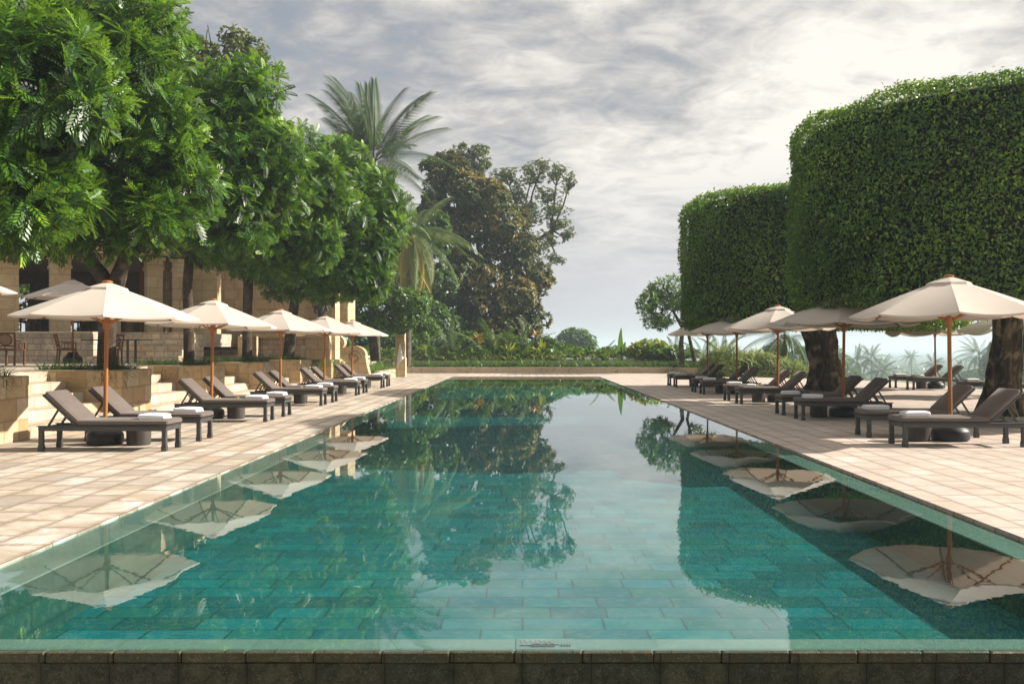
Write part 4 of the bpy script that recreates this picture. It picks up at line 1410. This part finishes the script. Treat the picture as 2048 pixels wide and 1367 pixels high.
def frond_tmpl(pairs=26, ll=0.19, lw=0.022, droop=0.35, hang=0.5):
    V, Fq = [], []
    n = 8
    for i in range(n + 1):
        t_ = i / n
        wd = 0.010 * (1 - 0.8 * t_)
        V += [(t_ * (1 - 0.12 * droop * t_ * t_), wd, -droop * t_ ** 2.2), (t_ * (1 - 0.12 * droop * t_ * t_), -wd, -droop * t_ ** 2.2)]
    for i in range(n):
        Fq.append((2 * i, 2 * i + 1, 2 * i + 3, 2 * i + 2))
    for i in range(pairs):
        t_ = 0.16 + 0.84 * i / (pairs - 1)
        L = ll * (0.35 + 0.65 * math.sin(math.pi * min(1, 0.2 + 0.75 * t_)))
        for sg in (-1, 1):
            a = R(58 - 30 * t_)
            d = np.array([math.cos(a), sg * math.sin(a), -hang * (0.6 + 0.4 * t_)])
            d /= np.linalg.norm(d)
            b = np.array([t_ * (1 - 0.12 * droop * t_ * t_), 0, -droop * t_ ** 2.2])
            pn = np.array([-math.sin(a), sg * math.cos(a), 0.0])
            o = len(V)
            dd = d + np.array([0, 0, -0.35 * hang])
            V += [b, b + d * L * 0.45 + pn * lw / 2, b + dd * L, b + d * L * 0.45 - pn * lw / 2]
            Fq.append((o, o + 1, o + 2, o + 3))
    return np.array(V), np.array(Fq)


FU, FD_, FH = frond_tmpl(40, 0.23, 0.012, 0.36, 1.0), frond_tmpl(40, 0.22, 0.0105, 0.62, 1.3), frond_tmpl(40, 0.20, 0.0105, 0.8, 1.6)
FS = frond_tmpl(14, 0.2, 0.035, 0.45, 0.7)


def palm_crown(e, c, L, spec, g, mat_, small=False):
    """spec: list of (count, elevation range, template, tint, length factor)"""
    parts = []
    for n, (a0, a1), tm, ti, lf in spec:
        az = g.uniform(0, 2 * math.pi) + np.arange(n) * 2 * math.pi / n + g.normal(0, 0.25, n)
        el = np.radians(g.uniform(a0, a1, n))
        X = np.stack([np.cos(az) * np.cos(el), np.sin(az) * np.cos(el), np.sin(el)], 1)
        U = np.tile([[0, 0, 1.0]], (n, 1)) + 0.25 * g.normal(size=(n, 3)) - 0.4 * np.stack([np.cos(az), np.sin(az), 0 * az], 1) * np.sin(el)[:, None]
        parts.append(scatter(tm, np.tile(np.asarray(c)[None], (n, 1)) + g.normal(0, 0.02 * L, (n, 3)), X, U, L * lf * g.uniform(0.85, 1.1, n), np.clip(ti + g.normal(0, 0.12, n), 0, 1)))
    return foliage('crown', parts, M[mat_], e)


def palm(label, cat, group, c, base_z, L, seed, spec, trunk_r=0.16, lean=(0, 0), mat_='palm', name='coconut_palm', ztop_off=0.0):
    g = np.random.default_rng(seed)
    c = np.array(c, float)
    foot = np.array([c[0] + lean[0], c[1] + lean[1], base_z])
    e = empty(name, foot, label, cat, group)
    top = c - foot
    mb = MB()
    pts = [top * s + np.array([0.3 * lean[0] * s * (1 - s), 0, 0]) for s in np.linspace(0, 1, 9)]
    mb.tube(pts, list(np.linspace(trunk_r * 1.25, trunk_r * 0.8, 9)), 9, wob=0.05)
    mb.build('trunk', M['palmbark'], e, smooth=True)
    palm_crown(e, top, L, spec, g, mat_)
    return e


palm('tall coconut palm with upright plume of fronds against the sky, left of centre', 'palm', 'coconut palms behind the garden', px(742, 330, 60), 0.4, 5.5, 201,
     [(13, (68, 89), FU, 0.16, 1.0), (10, (46, 70), FU, 0.14, 0.92), (10, (8, 42), FD_, 0.16, 0.85), (9, (-25, 8), FD_, 0.5, 0.85), (7, (-60, -25), FH, 0.8, 0.7)], 0.17, (0.4, 0))
palm('lower coconut palm with drooping yellowing fronds in front of the brown flowering tree', 'palm', 'coconut palms behind the garden', px(822, 465, 58), 0.4, 3.9, 202,
     [(6, (30, 70), FU, 0.5, 0.9), (10, (0, 35), FD_, 0.6, 1.0), (10, (-35, 0), FD_, 0.75, 1.0), (8, (-70, -35), FH, 0.9, 0.85)], 0.16, (-0.2, 0))
palm('feathery palm with drooping fronds behind the right parasols, left of the far fig trunk', 'palm', None, px(1568, 672, 57), -1.5, 2.5, 203,
     [(6, (40, 75), FD_, 0.3, 0.9), (8, (10, 40), FH, 0.3, 1.0), (8, (-20, 10), FH, 0.3, 1.0), (5, (-55, -20), FH, 0.4, 0.9)], 0.2)

# ---- garden trees at the far end
tree('garden_tree', 'mid green leafy garden tree behind the farthest left parasol and the pillar', 'tree', None,
     [([px(752, 722, 49), px(748, 670, 49), px(752, 620, 49)], [0.17, 0.14, 0.12]), ([px(745, 722, 49.1), px(740, 670, 49.2), px(725, 630, 49.2)], [0.12, 0.1, 0.07])],
     [B(735, 600, 49, (1.0, 1.2, 0.9)), B(790, 600, 49, (1.0, 1.2, 0.85)), B(835, 620, 49.3, (0.85, 1.1, 0.9)), B(780, 640, 48.8, (1.3, 1.2, 0.8)), B(720, 645, 49.2, (0.9, 1.1, 0.9)), B(850, 660, 49.6, (0.6, 0.9, 0.7))],
     'broad', SIMPLE, 0.20, 8, 16.0, 120, nl=9, r_limb=0.04, young=0.45, base_t=0.42)
Yf = 75
tree('flowering_tree', 'big rounded tree covered in rusty brown flower clusters, centre background', 'tree', None,
     [([px(960, 715, Yf), px(965, 640, Yf), px(965, 560, Yf)], [0.5, 0.4, 0.35])],
     [B(950, 395, Yf, (2.6, 3, 2.0)), B(905, 350, Yf, (1.6, 2.4, 1.6)), B(905, 450, Yf, (2.6, 3, 2.3)), B(990, 460, Yf, (2.6, 3, 2.2)), B(1035, 520, Yf, (1.9, 2.6, 2.0)), B(940, 550, Yf - 1, (3.2, 3, 2.6)), B(1020, 590, Yf - 1, (2.3, 2.6, 2.0)),
      B(1065, 640, Yf, (1.2, 2, 1.5)), B(980, 640, Yf - 1.5, (3.0, 2.6, 2.0)), B(900, 600, Yf - 1, (2.2, 2.6, 2.0)), B(1080, 560, Yf, (1.1, 1.8, 1.2)), B(865, 400, Yf, (1.3, 2.0, 1.5)), B(870, 330, Yf, (1.1, 2, 1.0)), B(985, 395, Yf, (1.6, 2.4, 1.4))],
     'rust', SIMPLE, 0.42, 8, 5.0, 121, nl=10, r_limb=0.16, young=0.3, base_t=0.32, tv=0.16, th=(20, 95))
tree('leafy_tree', 'dark leafy tree filling the gap behind the drooping yellowing palm', 'tree', None,
     [([px(820, 715, 70), px(820, 640, 70), px(815, 560, 70)], [0.35, 0.3, 0.2])],
     [B(800, 510, 70, (2.2, 2.2, 2.0)), B(850, 560, 70, (2.2, 2.2, 1.9)), B(790, 580, 69, (2.4, 2.2, 1.8)), B(860, 480, 71, (1.8, 2, 1.8)), B(830, 640, 69, (2.8, 2.2, 1.6))],
     'broad', SIMPLE, 0.34, 7, 5.0, 126, r_limb=0.08, young=0.3, base_t=0.2, nl=8)
tree('dark_tree', 'dark twiggy treetop peeking over the brown flowering tree', 'tree', None,
     [([px(930, 715, 86), px(930, 500, 86), px(935, 360, 86)], [0.5, 0.4, 0.3])],
     [B(940, 305, 86, (1.7, 2, 0.9)), B(900, 325, 86, (1.2, 2, 0.9)), B(960, 330, 86, (1.2, 2, 0.9)), B(925, 350, 86, (2.2, 2, 1.2))],
     'olive', SIMPLE, 0.30, 7, 6.0, 122, r_limb=0.1, base_t=0.2, inner=False, nl=8, fill=True)
tree('acacia_tree', 'airy flat-layered dark tree reaching right from behind the flowering tree', 'tree', None,
     [([px(1030, 715, 92), px(1030, 560, 92), px(1050, 450, 92)], [0.55, 0.45, 0.3]), ([px(1035, 540, 92), px(1075, 480, 92), px(1105, 460, 92)], [0.3, 0.2, 0.12])],
     [B(1065, 350, 92, (2.6, 3, 0.85)), B(1115, 345, 92, (1.8, 2.4, 0.6)), B(1035, 385, 92, (2.4, 3, 1.2)), B(1095, 390, 92, (2.0, 2.6, 0.8)), B(1065, 425, 92, (2.2, 2.6, 1.0)), B(1120, 450, 92, (1.5, 2, 0.6)), B(1100, 480, 92, (1.5, 2, 0.6)), B(1115, 520, 92, (1.0, 1.6, 0.45)), B(1060, 480, 92, (2.2, 2.6, 1.4)), B(1140, 365, 92, (0.8, 1.6, 0.4)), B(1135, 470, 92, (0.9, 1.6, 0.4)), B(1085, 330, 92, (1.6, 2, 0.6)), B(1050, 430, 91, (2.4, 2.4, 1.2)), B(1075, 500, 91, (1.8, 2, 1.0)), B(1010, 350, 92, (1.6, 2, 0.7)), B(1105, 420, 92, (2.0, 2.2, 0.5))],
     'olive', SIMPLE, 0.27, 7, 5.0, 123, r_limb=0.13, base_t=0.4, inner=False, fill=True, per=8, th=(40, 100))
tree('far_tree', 'hazy blue green tree on the horizon, just right of the flowering tree', 'tree', None,
     [([px(1150, 745, 150), px(1150, 700, 150), px(1150, 690, 150)], [0.4, 0.3, 0.25])],
     [B(1150, 675, 150, (2.4, 2.4, 1.5)), B(1130, 685, 150, (1.6, 2, 1.4)), B(1175, 685, 150, (1.5, 2, 1.3)), B(1150, 695, 150, (3.2, 2.4, 1.2))],
     'broad', SIMPLE, 0.5, 6, 3.5, 124, r_limb=0.08, base_t=0.25)
Yr = 57.0
tree('small_tree', 'small umbrella shaped tree with two thin trunks beside the far fig crown', 'tree', None,
     [([px(1364, 728, Yr), px(1362, 690, Yr), px(1365, 655, Yr), px(1345, 620, Yr)], [0.17, 0.14, 0.12, 0.07]), ([px(1391, 728, Yr), px(1382, 690, Yr), px(1374, 655, Yr), px(1385, 615, Yr)], [0.13, 0.11, 0.09, 0.06])],
     [B(1335, 585, Yr, (1.0, 1.2, 0.9)), B(1300, 605, Yr, (0.75, 1.1, 0.8)), B(1365, 590, Yr, (1.0, 1.2, 1.0)), B(1315, 640, Yr, (1.0, 1.1, 0.45)), B(1400, 610, Yr, (0.9, 1.1, 0.9))],
     'broad', simple_leaf(0.22, 0.06, 0.2), 0.38, 8, 6.5, 125, r_limb=0.04, young=0.8, base_t=0.45, inner=True, nl=10, fill=False, lr=0.55, per=6)

# ---- clipped fig trees
def fig(name_lab, cx, cy, rad, z0, z1, lsize, dens, seed, stems, foot, depth_out=0.07, gap=None):
    g = np.random.default_rng(seed)
    foot = np.array(foot, float)
    e = empty('clipped_fig_tree', foot, name_lab, 'tree', 'drum shaped clipped fig trees')
    fo, fu = 0.36, 0.3          # shoulder and lower edge radius
    prof = [(0.0, z0 + 0.05), (rad - fu, z0)]
    prof += [(rad - fu + fu * math.sin(a), z0 + fu - fu * math.cos(a)) for a in np.linspace(0.3, math.pi / 2, 5)]
    prof += [(rad + 0.05, z0 + (z1 - z0) * 0.5)]
    prof += [(rad - fo + fo * math.cos(a), z1 - fo + fo * math.sin(a)) for a in np.linspace(0, math.pi / 2, 7)]
    prof += [(0.0, z1 + 0.1)]
    prof = np.array(prof)
    seg = np.diff(prof, axis=0)
    ln = np.linalg.norm(seg, axis=1)
    ar = math.pi * (prof[:-1, 0] + prof[1:, 0]) * ln
    V, Fq, TT = [], [], []
    parts = []
    for i in range(len(seg)):
        n = int(ar[i] * dens)
        if n < 1:
            continue
        r0, r1 = prof[i, 0], prof[i + 1, 0]
        u = g.random(n)
        s = u if abs(r0 - r1) < 1e-6 else (np.sqrt(r0 * r0 + u * (r1 * r1 - r0 * r0)) - r0) / (r1 - r0)
        th = g.uniform(0, 2 * math.pi, n)
        p = prof[i] + s[:, None] * seg[i]
        nr = np.array([seg[i][1], -seg[i][0]]) / ln[i]
        ca, sa = np.cos(th), np.sin(th)
        # lumps left by the shears
        lump = 0.05 * np.sin(3.1 * th * rad / 2 + 1.7 * p[:, 1]) + 0.035 * np.sin(5.3 * th * rad / 2 - 2.9 * p[:, 1] + 1) + 0.02 * np.sin(11 * th + 6 * p[:, 1])
        off = lump + depth_out * (g.random(n) - 0.72) * 2.0 + np.where(g.random(n) > 0.985, 0.10, 0)
        rr, zz = p[:, 0] + nr[0] * off, p[:, 1] + nr[1] * off
        P = np.stack([cx + rr * ca, cy + rr * sa, zz], 1)
        N = np.stack([nr[0] * ca, nr[0] * sa, np.full(n, nr[1])], 1)
        tv = unit(n, g)
        tv = nrm(tv - N * (tv * N).sum(1, keepdims=True) + np.array([0, 0, -0.25]))
        th_ = np.radians(g.uniform(25, 95, n))[:, None]
        X = N * np.cos(th_) + tv * np.sin(th_)
        U = N + np.array([0, 0, 0.6]) + 0.7 * g.normal(size=(n, 3))
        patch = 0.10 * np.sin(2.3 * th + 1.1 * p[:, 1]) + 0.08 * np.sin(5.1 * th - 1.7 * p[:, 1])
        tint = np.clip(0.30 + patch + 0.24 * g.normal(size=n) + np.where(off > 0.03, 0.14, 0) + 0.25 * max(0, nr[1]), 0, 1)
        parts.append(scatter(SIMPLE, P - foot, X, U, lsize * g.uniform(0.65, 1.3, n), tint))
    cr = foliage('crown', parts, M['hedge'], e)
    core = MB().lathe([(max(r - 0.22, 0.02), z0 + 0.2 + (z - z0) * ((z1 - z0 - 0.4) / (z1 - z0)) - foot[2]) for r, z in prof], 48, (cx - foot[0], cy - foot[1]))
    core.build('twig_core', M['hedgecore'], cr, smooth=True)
    mb = MB()
    for pts, rad_ in stems:
        mb.tube([np.array(p) - foot for p in pts], rad_, 10, wob=0.12)
    mb.build('trunk', M['figbark'], e, smooth=True)
    return e


def fig_stems(bx, by, spread, r0, top, g, n=9, lean=(0, 0), h=2.9):
    """a fluted trunk: twisted stems fused round a core, roots running out at the foot"""
    out = []
    core = [np.array([bx + lean[0] * s + 0.04 * math.sin(3 * s), by + lean[1] * s, -0.1 + h * s]) for s in np.linspace(0, 1, 9)]
    out.append((core, [r0 * v for v in (1.25, 1.0, 0.88, 0.84, 0.84, 0.88, 0.96, 1.08, 1.2)]))
    for k in range(n):
        a0 = 2 * math.pi * k / n + g.normal(0, 0.2)
        tw = g.normal(0, 0.9)
        pts, rad_ = [], []
        for s in np.linspace(0, 1, 12):
            a = a0 + tw * s
            fl = r0 * (0.78 + 0.75 * (1 - s) ** 5 + 0.32 * s ** 2) * (1 + 0.05 * g.normal())
            pts.append(np.array([bx + lean[0] * s + fl * math.cos(a), by + lean[1] * s + fl * math.sin(a), -0.08 + h * s]))
            rad_.append(r0 * g.uniform(0.20, 0.34) * (1.15 - 0.35 * s))
        out.append((pts, rad_))
    for k in range(n + 3):
        a = 2 * math.pi * k / (n + 3) + g.normal(0, 0.2)
        L = r0 * g.uniform(1.7, 2.6)
        pts = [np.array([bx + math.cos(a + 0.15 * s) * (r0 * 0.6 + (L - r0 * 0.6) * s), by + math.sin(a + 0.15 * s) * (r0 * 0.6 + (L - r0 * 0.6) * s), 0.34 * r0 * (1 - s) ** 2.2 - 0.03]) for s in np.linspace(0, 1, 6)]
        out.append((pts, [r0 * v for v in (0.26, 0.2, 0.15, 0.11, 0.08, 0.05)]))
    for k in range(7):      # hanging aerial roots
        a = g.uniform(0, 6.28)
        rr = r0 * g.uniform(0.95, 1.25)
        pts = [np.array([bx + lean[0] * s + rr * math.cos(a + 0.5 * s) , by + lean[1] * s + rr * math.sin(a + 0.5 * s), h * s]) for s in np.linspace(g.uniform(0.05, 0.3), 1, 8)]
        out.append((pts, 0.018))
    for k in range(6):      # crown limbs
        a = 2 * math.pi * k / 6 + g.normal(0, 0.2)
        b_ = np.array([bx + lean[0], by + lean[1], h - 0.5])
        out.append(([b_, b_ + np.array([0.9 * math.cos(a), 0.9 * math.sin(a), 0.8]), b_ + np.array([2.4 * math.cos(a), 2.4 * math.sin(a), 2.0])], [r0 * 0.5, r0 * 0.35, r0 * 0.15]))
    return out


g = np.random.default_rng(31)
fig('near clipped fig tree, huge dark green drum of leaves reaching the right photo edge', 11.0, 21.9, 4.58, 2.46, 6.80, 0.092, 580, 301, fig_stems(11.0, 21.9, 1, 0.335, 2.6, g, lean=(0.18, 0)), (11.0, 21.9, 0), 0.08)
fig('far clipped fig tree, leafy green drum partly hidden behind the nearer one', 10.95, 34.8, 5.0, 2.35, 6.90, 0.112, 350, 302, fig_stems(11.25, 34.8, 1, 0.52, 2.6, g, lean=(-0.55, 0)), (11.25, 34.8, 0), 0.09)

# ------------------------------------------------------------------ beds and garden plants
def bed_pts(g, n, x0, x1, y0, y1, z):
    return np.stack([g.uniform(x0, x1, n), g.uniform(y0, y1, n), np.full(n, z)], 1)


g = np.random.default_rng(400)
P = np.concatenate([bed_pts(g, 800, -11, 10.0, 58.1, 59.6, 0.30), bed_pts(g, 70, 9.6, 10.8, 56.4, 59.2, 0.30)])
tag(strap_bed('lily_bed', P, 0.80, M['lily'], 401, 7, (5, 80), 0.85, 0.085, tint=0.22), 'long strip of dark strappy lily plants above the low wall', 'ground cover', kind='stuff')
P = bed_pts(g, 420, -9.5, -7.0, 44.7, 50.6, 0.33)
tag(strap_bed('strap_grass', P, 0.72, M['lily'], 402, 9, (8, 70), 0.9, 0.06, tint=0.62), 'sunlit arching grass bed behind the farthest left loungers', 'ground cover', kind='stuff')
P = bed_pts(g, 560, -11.5, 11.2, 60.3, 65.0, 0.76)
P[:, 2] += 0.06 * (P[:, 1] - 60.3)
tag(strap_bed('strap_cover', P, 0.68, M['bamboo'], 403, 8, (8, 80), 0.6, 0.08, tint=0.38), 'mixed pale green strappy ground cover behind the second garden wall', 'ground cover', kind='stuff')
P = bed_pts(g, 850, -12, 11.2, 60.4, 68.0, 0.76)
P[:, 2] += 0.05 * (P[:, 1] - 60.4)
P += np.stack([0 * P[:, 0], 0 * P[:, 0], g.random(len(P)) * 0.5], 1)
V, Fq, T = rosettes(P, np.tile([[0, 0, 1.0]], (len(P), 1)), 9, 0.34, SIMPLE, g, (15, 100), 0.5, 0.2, 0.35)
tag(mesh_np('leafy_cover', V, Fq, M['broad'], None, T), 'low leafy green ground cover at the far end of the garden', 'ground cover', kind='stuff')

# arching plant in the last planter, with a small shrub behind
e = empty('arching_plant', (-9.3, 42.3, 1.05), 'dark green fountain of arching leaves spilling from the last limestone planter', 'plant')
g2 = np.random.default_rng(405)
P = np.stack([g2.uniform(-0.75, 0.75, 42), g2.uniform(-0.4, 0.4, 42), g2.uniform(-0.05, 0.1, 42)], 1)
strap_bed('leaves', P, 1.0, M['lily'], 406, 13, (10, 85), 0.9, 0.05, e, tint=0.3, seg=4)
tree('shrub', 'grey green twiggy shrub growing behind the arching planter leaves', 'shrub', None, [([(-9.9, 43.3, 1.0), (-9.9, 43.3, 1.5)], [0.06, 0.04])],
     [((-9.95, 43.3, 1.75), (0.75, 0.6, 0.55))], 'bamboo', SIMPLE, 0.15, 8, 26, 407, r_limb=0.015, inner=False, base_t=0.3)


def frond_plant(label, c, L, n, seed, mat_='palm', el=(25, 80), tm=None, group='feathery garden palms at the far end', tint=0.5, name='garden_palm', base=None):
    """a trunkless palm: fronds fan out of the ground"""
    g = np.random.default_rng(seed)
    c = np.array(c, float)
    e = empty(name, c, label, 'plant', group)
    MB().lathe([(0.10, -0.3), (0.09, 0.0), (0.05, 0.15)], 8).build('stem', M['palmbark'], e)
    palm_crown(e, np.zeros(3), L, [(n, el, tm if tm is not None else FS, tint, 1.0)], g, mat_)
    return e


for px_, ytop, Y_, n, mt, el, ti, lab in (
        (905, 640, 56, 13, 'palm', (35, 85), 0.45, 'tall feathery garden palm with grey green fronds, right of the stone pillar'),
        (862, 655, 57, 10, 'palm', (30, 80), 0.55, 'pale feathery garden palm directly behind the pillar'),
        (985, 645, 56, 15, 'palm', (35, 85), 0.55, 'broad feathery garden palm with bluish white midribs in the centre of the garden'),
        (1045, 650, 57, 12, 'palm', (40, 85), 0.5, 'dark feathery garden palm under the right edge of the flowering tree'),
        (1100, 668, 57, 10, 'palm', (25, 75), 0.4, 'low feathery garden palm just left of the hazy far tree'),
        (1205, 676, 57, 9, 'broad', (35, 85), 0.5, 'small single palm left of the upright banana leaf'),
        (1352, 672, 55, 12, 'palm', (25, 85), 0.5, 'spiky garden palm left of the two thin trunks'),
        (1405, 668, 52, 13, 'broad', (20, 85), 0.4, 'dark green garden palm right of the two thin trunks'),
        (1445, 662, 53, 10, 'palm', (40, 85), 0.6, 'loose tall garden palm behind the farthest right parasol pole'),
        (700, 665, 52, 10, 'broad', (20, 80), 0.45, 'shaded garden palm between the scroll balustrade and the garden tree'),
        (785, 690, 53, 9, 'palm', (5, 60), 0.6, 'silvery palm frond plant left of the stone pillar')):
    Y_ += 6.6 if px_ > 800 else 0
    b_ = px(px_, 712, Y_)
    top = H - (ytop - VY) / F * Y_
    frond_plant(lab, (b_[0], Y_, 0.78), (top - 0.78) * 1.12, n, int(px_), mt, el, None, tint=ti)
frond_plant('yellow green fan of broad leaves in the middle of the far bed', px(1018, 712, 61.2), 0.95, 9, 811, 'yellow', (40, 85), simple_leaf(0.34, 0.05, 0.25), 'bright leaf clumps', 0.4, 'leaf_clump')
frond_plant('yellow green leaf clump in the far bed near the low garden palm', px(1083, 712, 61.2), 1.15, 8, 812, 'yellow', (40, 85), simple_leaf(0.26, 0.05, 0.3), 'bright leaf clumps', 0.5, 'leaf_clump')
frond_plant('orange leaved croton clump under the flowering tree', px(958, 690, 63), 1.05, 12, 813, 'orange', (30, 85), simple_leaf(0.26, 0.05, 0.2), 'bright leaf clumps', 0.5, 'leaf_clump')
frond_plant('small orange leaved croton further right beneath the flowering tree', px(1072, 675, 63.5), 0.7, 9, 814, 'orange', (30, 85), simple_leaf(0.26, 0.05, 0.2), 'bright leaf clumps', 0.6, 'leaf_clump')
frond_plant('yellow green leaf clump beside the pillar foot', px(850, 705, 60.8), 0.7, 9, 815, 'yellow', (30, 85), simple_leaf(0.26, 0.05, 0.2), 'bright leaf clumps', 0.3, 'leaf_clump')
# banana
e = empty('banana_plant', px(1243, 708, 62), 'banana plant with one broad upright leaf against the pale sky', 'plant')
bt = strap(0.24, 0.22, 6)
X = np.array([(-0.16, 0, 1.0), (0.75, 0.2, 0.55), (-0.7, 0.1, 0.5), (0.3, 0.5, 0.8)])
V, Fq, T = scatter(bt, np.zeros((4, 3)), X, np.array([(-1.0, -0.9, 0.1), (-0.3, 0, 1), (0.3, 0, 1), (0, -1, 0.4)]), np.array([1.75, 1.35, 1.2, 1.2]), np.array([0.5, 0.4, 0.35, 0.4]), np.array([2.2, 1.6, 1.5, 1.4]))
mesh_np('leaves', V, Fq, M['broad'], e, T)
MB().lathe([(0.10, -0.4), (0.08, 0.1), (0.05, 0.5)], 10).build('stem', M['palmbark'], e)

# leafy shrubs along the far bed and beyond the terrace corner
def shrub(label, px_, ytop, Y_, wd, base, seed, mat_='broad', tm=SIMPLE, size=0.28, dens=9, bt_=0.35, group='leafy garden shrubs', young=0.5):
    x = (px_ - VX) / F * Y_
    top = H - (ytop - VY) / F * Y_
    hz = max(0.35, (top - base) / 2)
    tree('shrub', label, 'shrub', group, [([(x, Y_, base - 0.1), (x, Y_, base + hz)], [0.06, 0.03])],
         [((x, Y_, base + hz * 0.9), (wd, wd * 0.9, hz)), ((x + wd * 0.5, Y_ + 0.3, base + hz * 0.75), (wd * 0.7, wd * 0.7, hz * 0.75)), ((x - wd * 0.55, Y_ - 0.2, base + hz * 0.7), (wd * 0.65, wd * 0.7, hz * 0.7))],
         mat_, tm, size, 7, dens, seed, r_limb=0.02, base_t=bt_, per=3, inner=True, young=young)


for a_ in ((780, 640, 60, 2.0, 0.8, 501, 'broad', 0.22, 'dark shrub in shadow behind the pillar'), (860, 600, 66, 3.0, 0.5, 502, 'broad', 0.10, 'tall dark shrub below the drooping coconut palm'),
           (930, 660, 62, 2.0, 0.8, 503, 'broad', 0.3, 'leafy shrub under the left side of the flowering tree'), (1010, 668, 61, 1.8, 0.8, 504, 'broad', 0.3, 'leafy shrub under the middle of the flowering tree'),
           (1090, 672, 60, 1.3, 0.8, 505, 'broad', 0.3, 'leafy shrub at the right foot of the flowering tree'), (1300, 678, 56, 1.3, 0.85, 506, 'yellow', 0.2, 'bright yellow green bush right of the banana plant'),
           (1335, 697, 55, 1.2, 0.85, 507, 'broad', 0.25, 'low dark round bush left of the two thin trunks'), (700, 620, 60, 2.6, 0.6, 508, 'broad', 0.1, 'tall dark shrub behind the garden tree')):
    shrub(a_[8], a_[0], a_[1], a_[2] + 5.5, *a_[3:6], a_[6], SIMPLE, 0.30, 5 if a_[3] > 1.9 else 8, a_[7])
BS = strap(0.09, 0.55, 3)
for k, (px_, yt, Y_, wd, sd) in enumerate(((1432, 690, 51.5, 0.9, 520), (1465, 688, 51.0, 1.1, 521), (1500, 693, 51.5, 1.2, 522), (1540, 706, 51.0, 1.2, 523), (1580, 722, 50.5, 1.1, 524), (1615, 735, 49.5, 0.9, 525), (1640, 748, 48.6, 0.7, 526))):
    shrub('pale bamboo-like bush, %s from the left of the seven beyond the right terrace corner' % ['first', 'second', 'third', 'fourth', 'fifth', 'sixth', 'last'][k], px_, yt, Y_, wd, -0.7, sd, 'bamboo', BS, 0.62, 8, 0.42, 'pale bushes beyond the terrace corner', 0.5)

# ------------------------------------------------------------------ far valley
PS = [(10, (40, 85), FU, 0.3, 0.9), (9, (5, 40), FD_, 0.3, 1.0), (8, (-35, 5), FH, 0.35, 0.9)]


def gz(x, y):
    return float(ground_z(np.array(x), np.array(y)))


for k, (px_, py_, Y_, L, lab) in enumerate((
        (1714, 726, 190, 4.4, 'hazy coconut palm just right of the far fig trunk'), (1742, 716, 205, 4.2, 'hazy coconut palm, taller one right of the far fig trunk'), (1762, 742, 185, 4.2, 'hazy low coconut palm left of the second terrace loungers'),
        (1822, 712, 300, 3.6, 'small hazy coconut palm standing alone between the two fig trunks'), (1866, 726, 260, 3.8, 'hazy coconut palm behind the distant right parasol pole'),
        (1925, 742, 250, 3.8, 'hazy coconut palm just left of the near fig trunk'), (1958, 708, 170, 4.6, 'larger hazy coconut palm touching the near fig trunk'), (1968, 738, 175, 3.6, 'low hazy coconut palm partly behind the near fig trunk'))):
    c_, L = px(px_, py_, Y_ * 1.5), L * 1.4
    Y_ = Y_ * 1.5
    palm(lab, 'palm', 'hazy palms in the valley', c_, gz(c_[0], Y_) - 0.3, L, 600 + k, PS, 0.2, (0.3, 0))
for k, (px_, py_, Y_, r_, lab) in enumerate((
        (1612, 722, 120, 2.6, 'hazy round tree behind the terrace corner bushes'), (1650, 715, 150, 3.2, 'hazy round tree hidden behind the far fig trunk'), (1700, 755, 160, 2.4, 'hazy low tree at the foot of the valley palms'),
        (1945, 765, 170, 3.0, 'hazy bush beneath the larger valley palm'), (2046, 705, 120, 4.2, 'hazy leafy tree at the right photo edge beyond the near fig trunk'), (1545, 715, 140, 2.5, 'hazy round tree left of the feathery palm'), (1890, 768, 240, 4.0, 'hazy bush far below the distant right loungers'))):
    Y_, r_ = Y_ * 1.5, r_ * 1.45
    c_ = px(px_, py_, Y_)
    zb = gz(c_[0], Y_)
    tree('far_tree', lab, 'tree', 'hazy trees in the valley', [([(c_[0], Y_, zb), (c_[0], Y_, c_[2])], [0.3, 0.2])],
         [(c_, (r_, r_, r_ * 0.75)), ((c_[0] + r_ * 0.5, Y_, c_[2] - r_ * 0.4), (r_ * 0.8, r_ * 0.8, r_ * 0.7)), ((c_[0] - r_ * 0.5, Y_, c_[2] - r_ * 0.5), (r_ * 0.8, r_ * 0.8, r_ * 0.7))],
         'broad', SIMPLE, 0.55, 6, 2.2, 620 + k, r_limb=0.08, inner=True, base_t=0.25, per=3)
# tree tops of the plain, one mass
g = np.random.default_rng(700)
n = 900
Yv = np.exp(g.uniform(math.log(210), math.log(1800), n))
Xv = (g.uniform(1000, 2500, n) - VX) / F * Yv
keep = (Xv > 40) | (Yv > 320)
Yv, Xv = Yv[keep], Xv[keep]
Zv = np.array([gz(a, b) for a, b in zip(Xv, Yv)])
P = np.stack([Xv, Yv, Zv + 0.4], 1)
C_ = np.repeat(P, 40, 0)
d = unit(len(C_), g)
d[:, 2] = np.abs(d[:, 2])
rr = np.repeat(g.uniform(2.0, 4.5, len(P)), 40)
Pl = C_ + d * rr[:, None] * np.array([1, 1, 0.8])
V, Fq, T = scatter(simple_leaf(0.8), Pl, unit(len(Pl), g), d + 0.3 * unit(len(Pl), g), rr * 0.55, np.clip(np.repeat(g.uniform(0.1, 0.6, len(P)), 40), 0, 1))
tag(mesh_np('valley_woods', V, Fq, M['broad'], None, T), 'hazy mass of distant treetops across the valley plain', 'woods', kind='stuff')

# the damp air over it all
hz = MB().box(-4200, 4200, -700, 5200, -25, 24).build('haze', M['haze'])
tag(hz, 'thin pale blue haze filling the air', 'haze', kind='stuff')
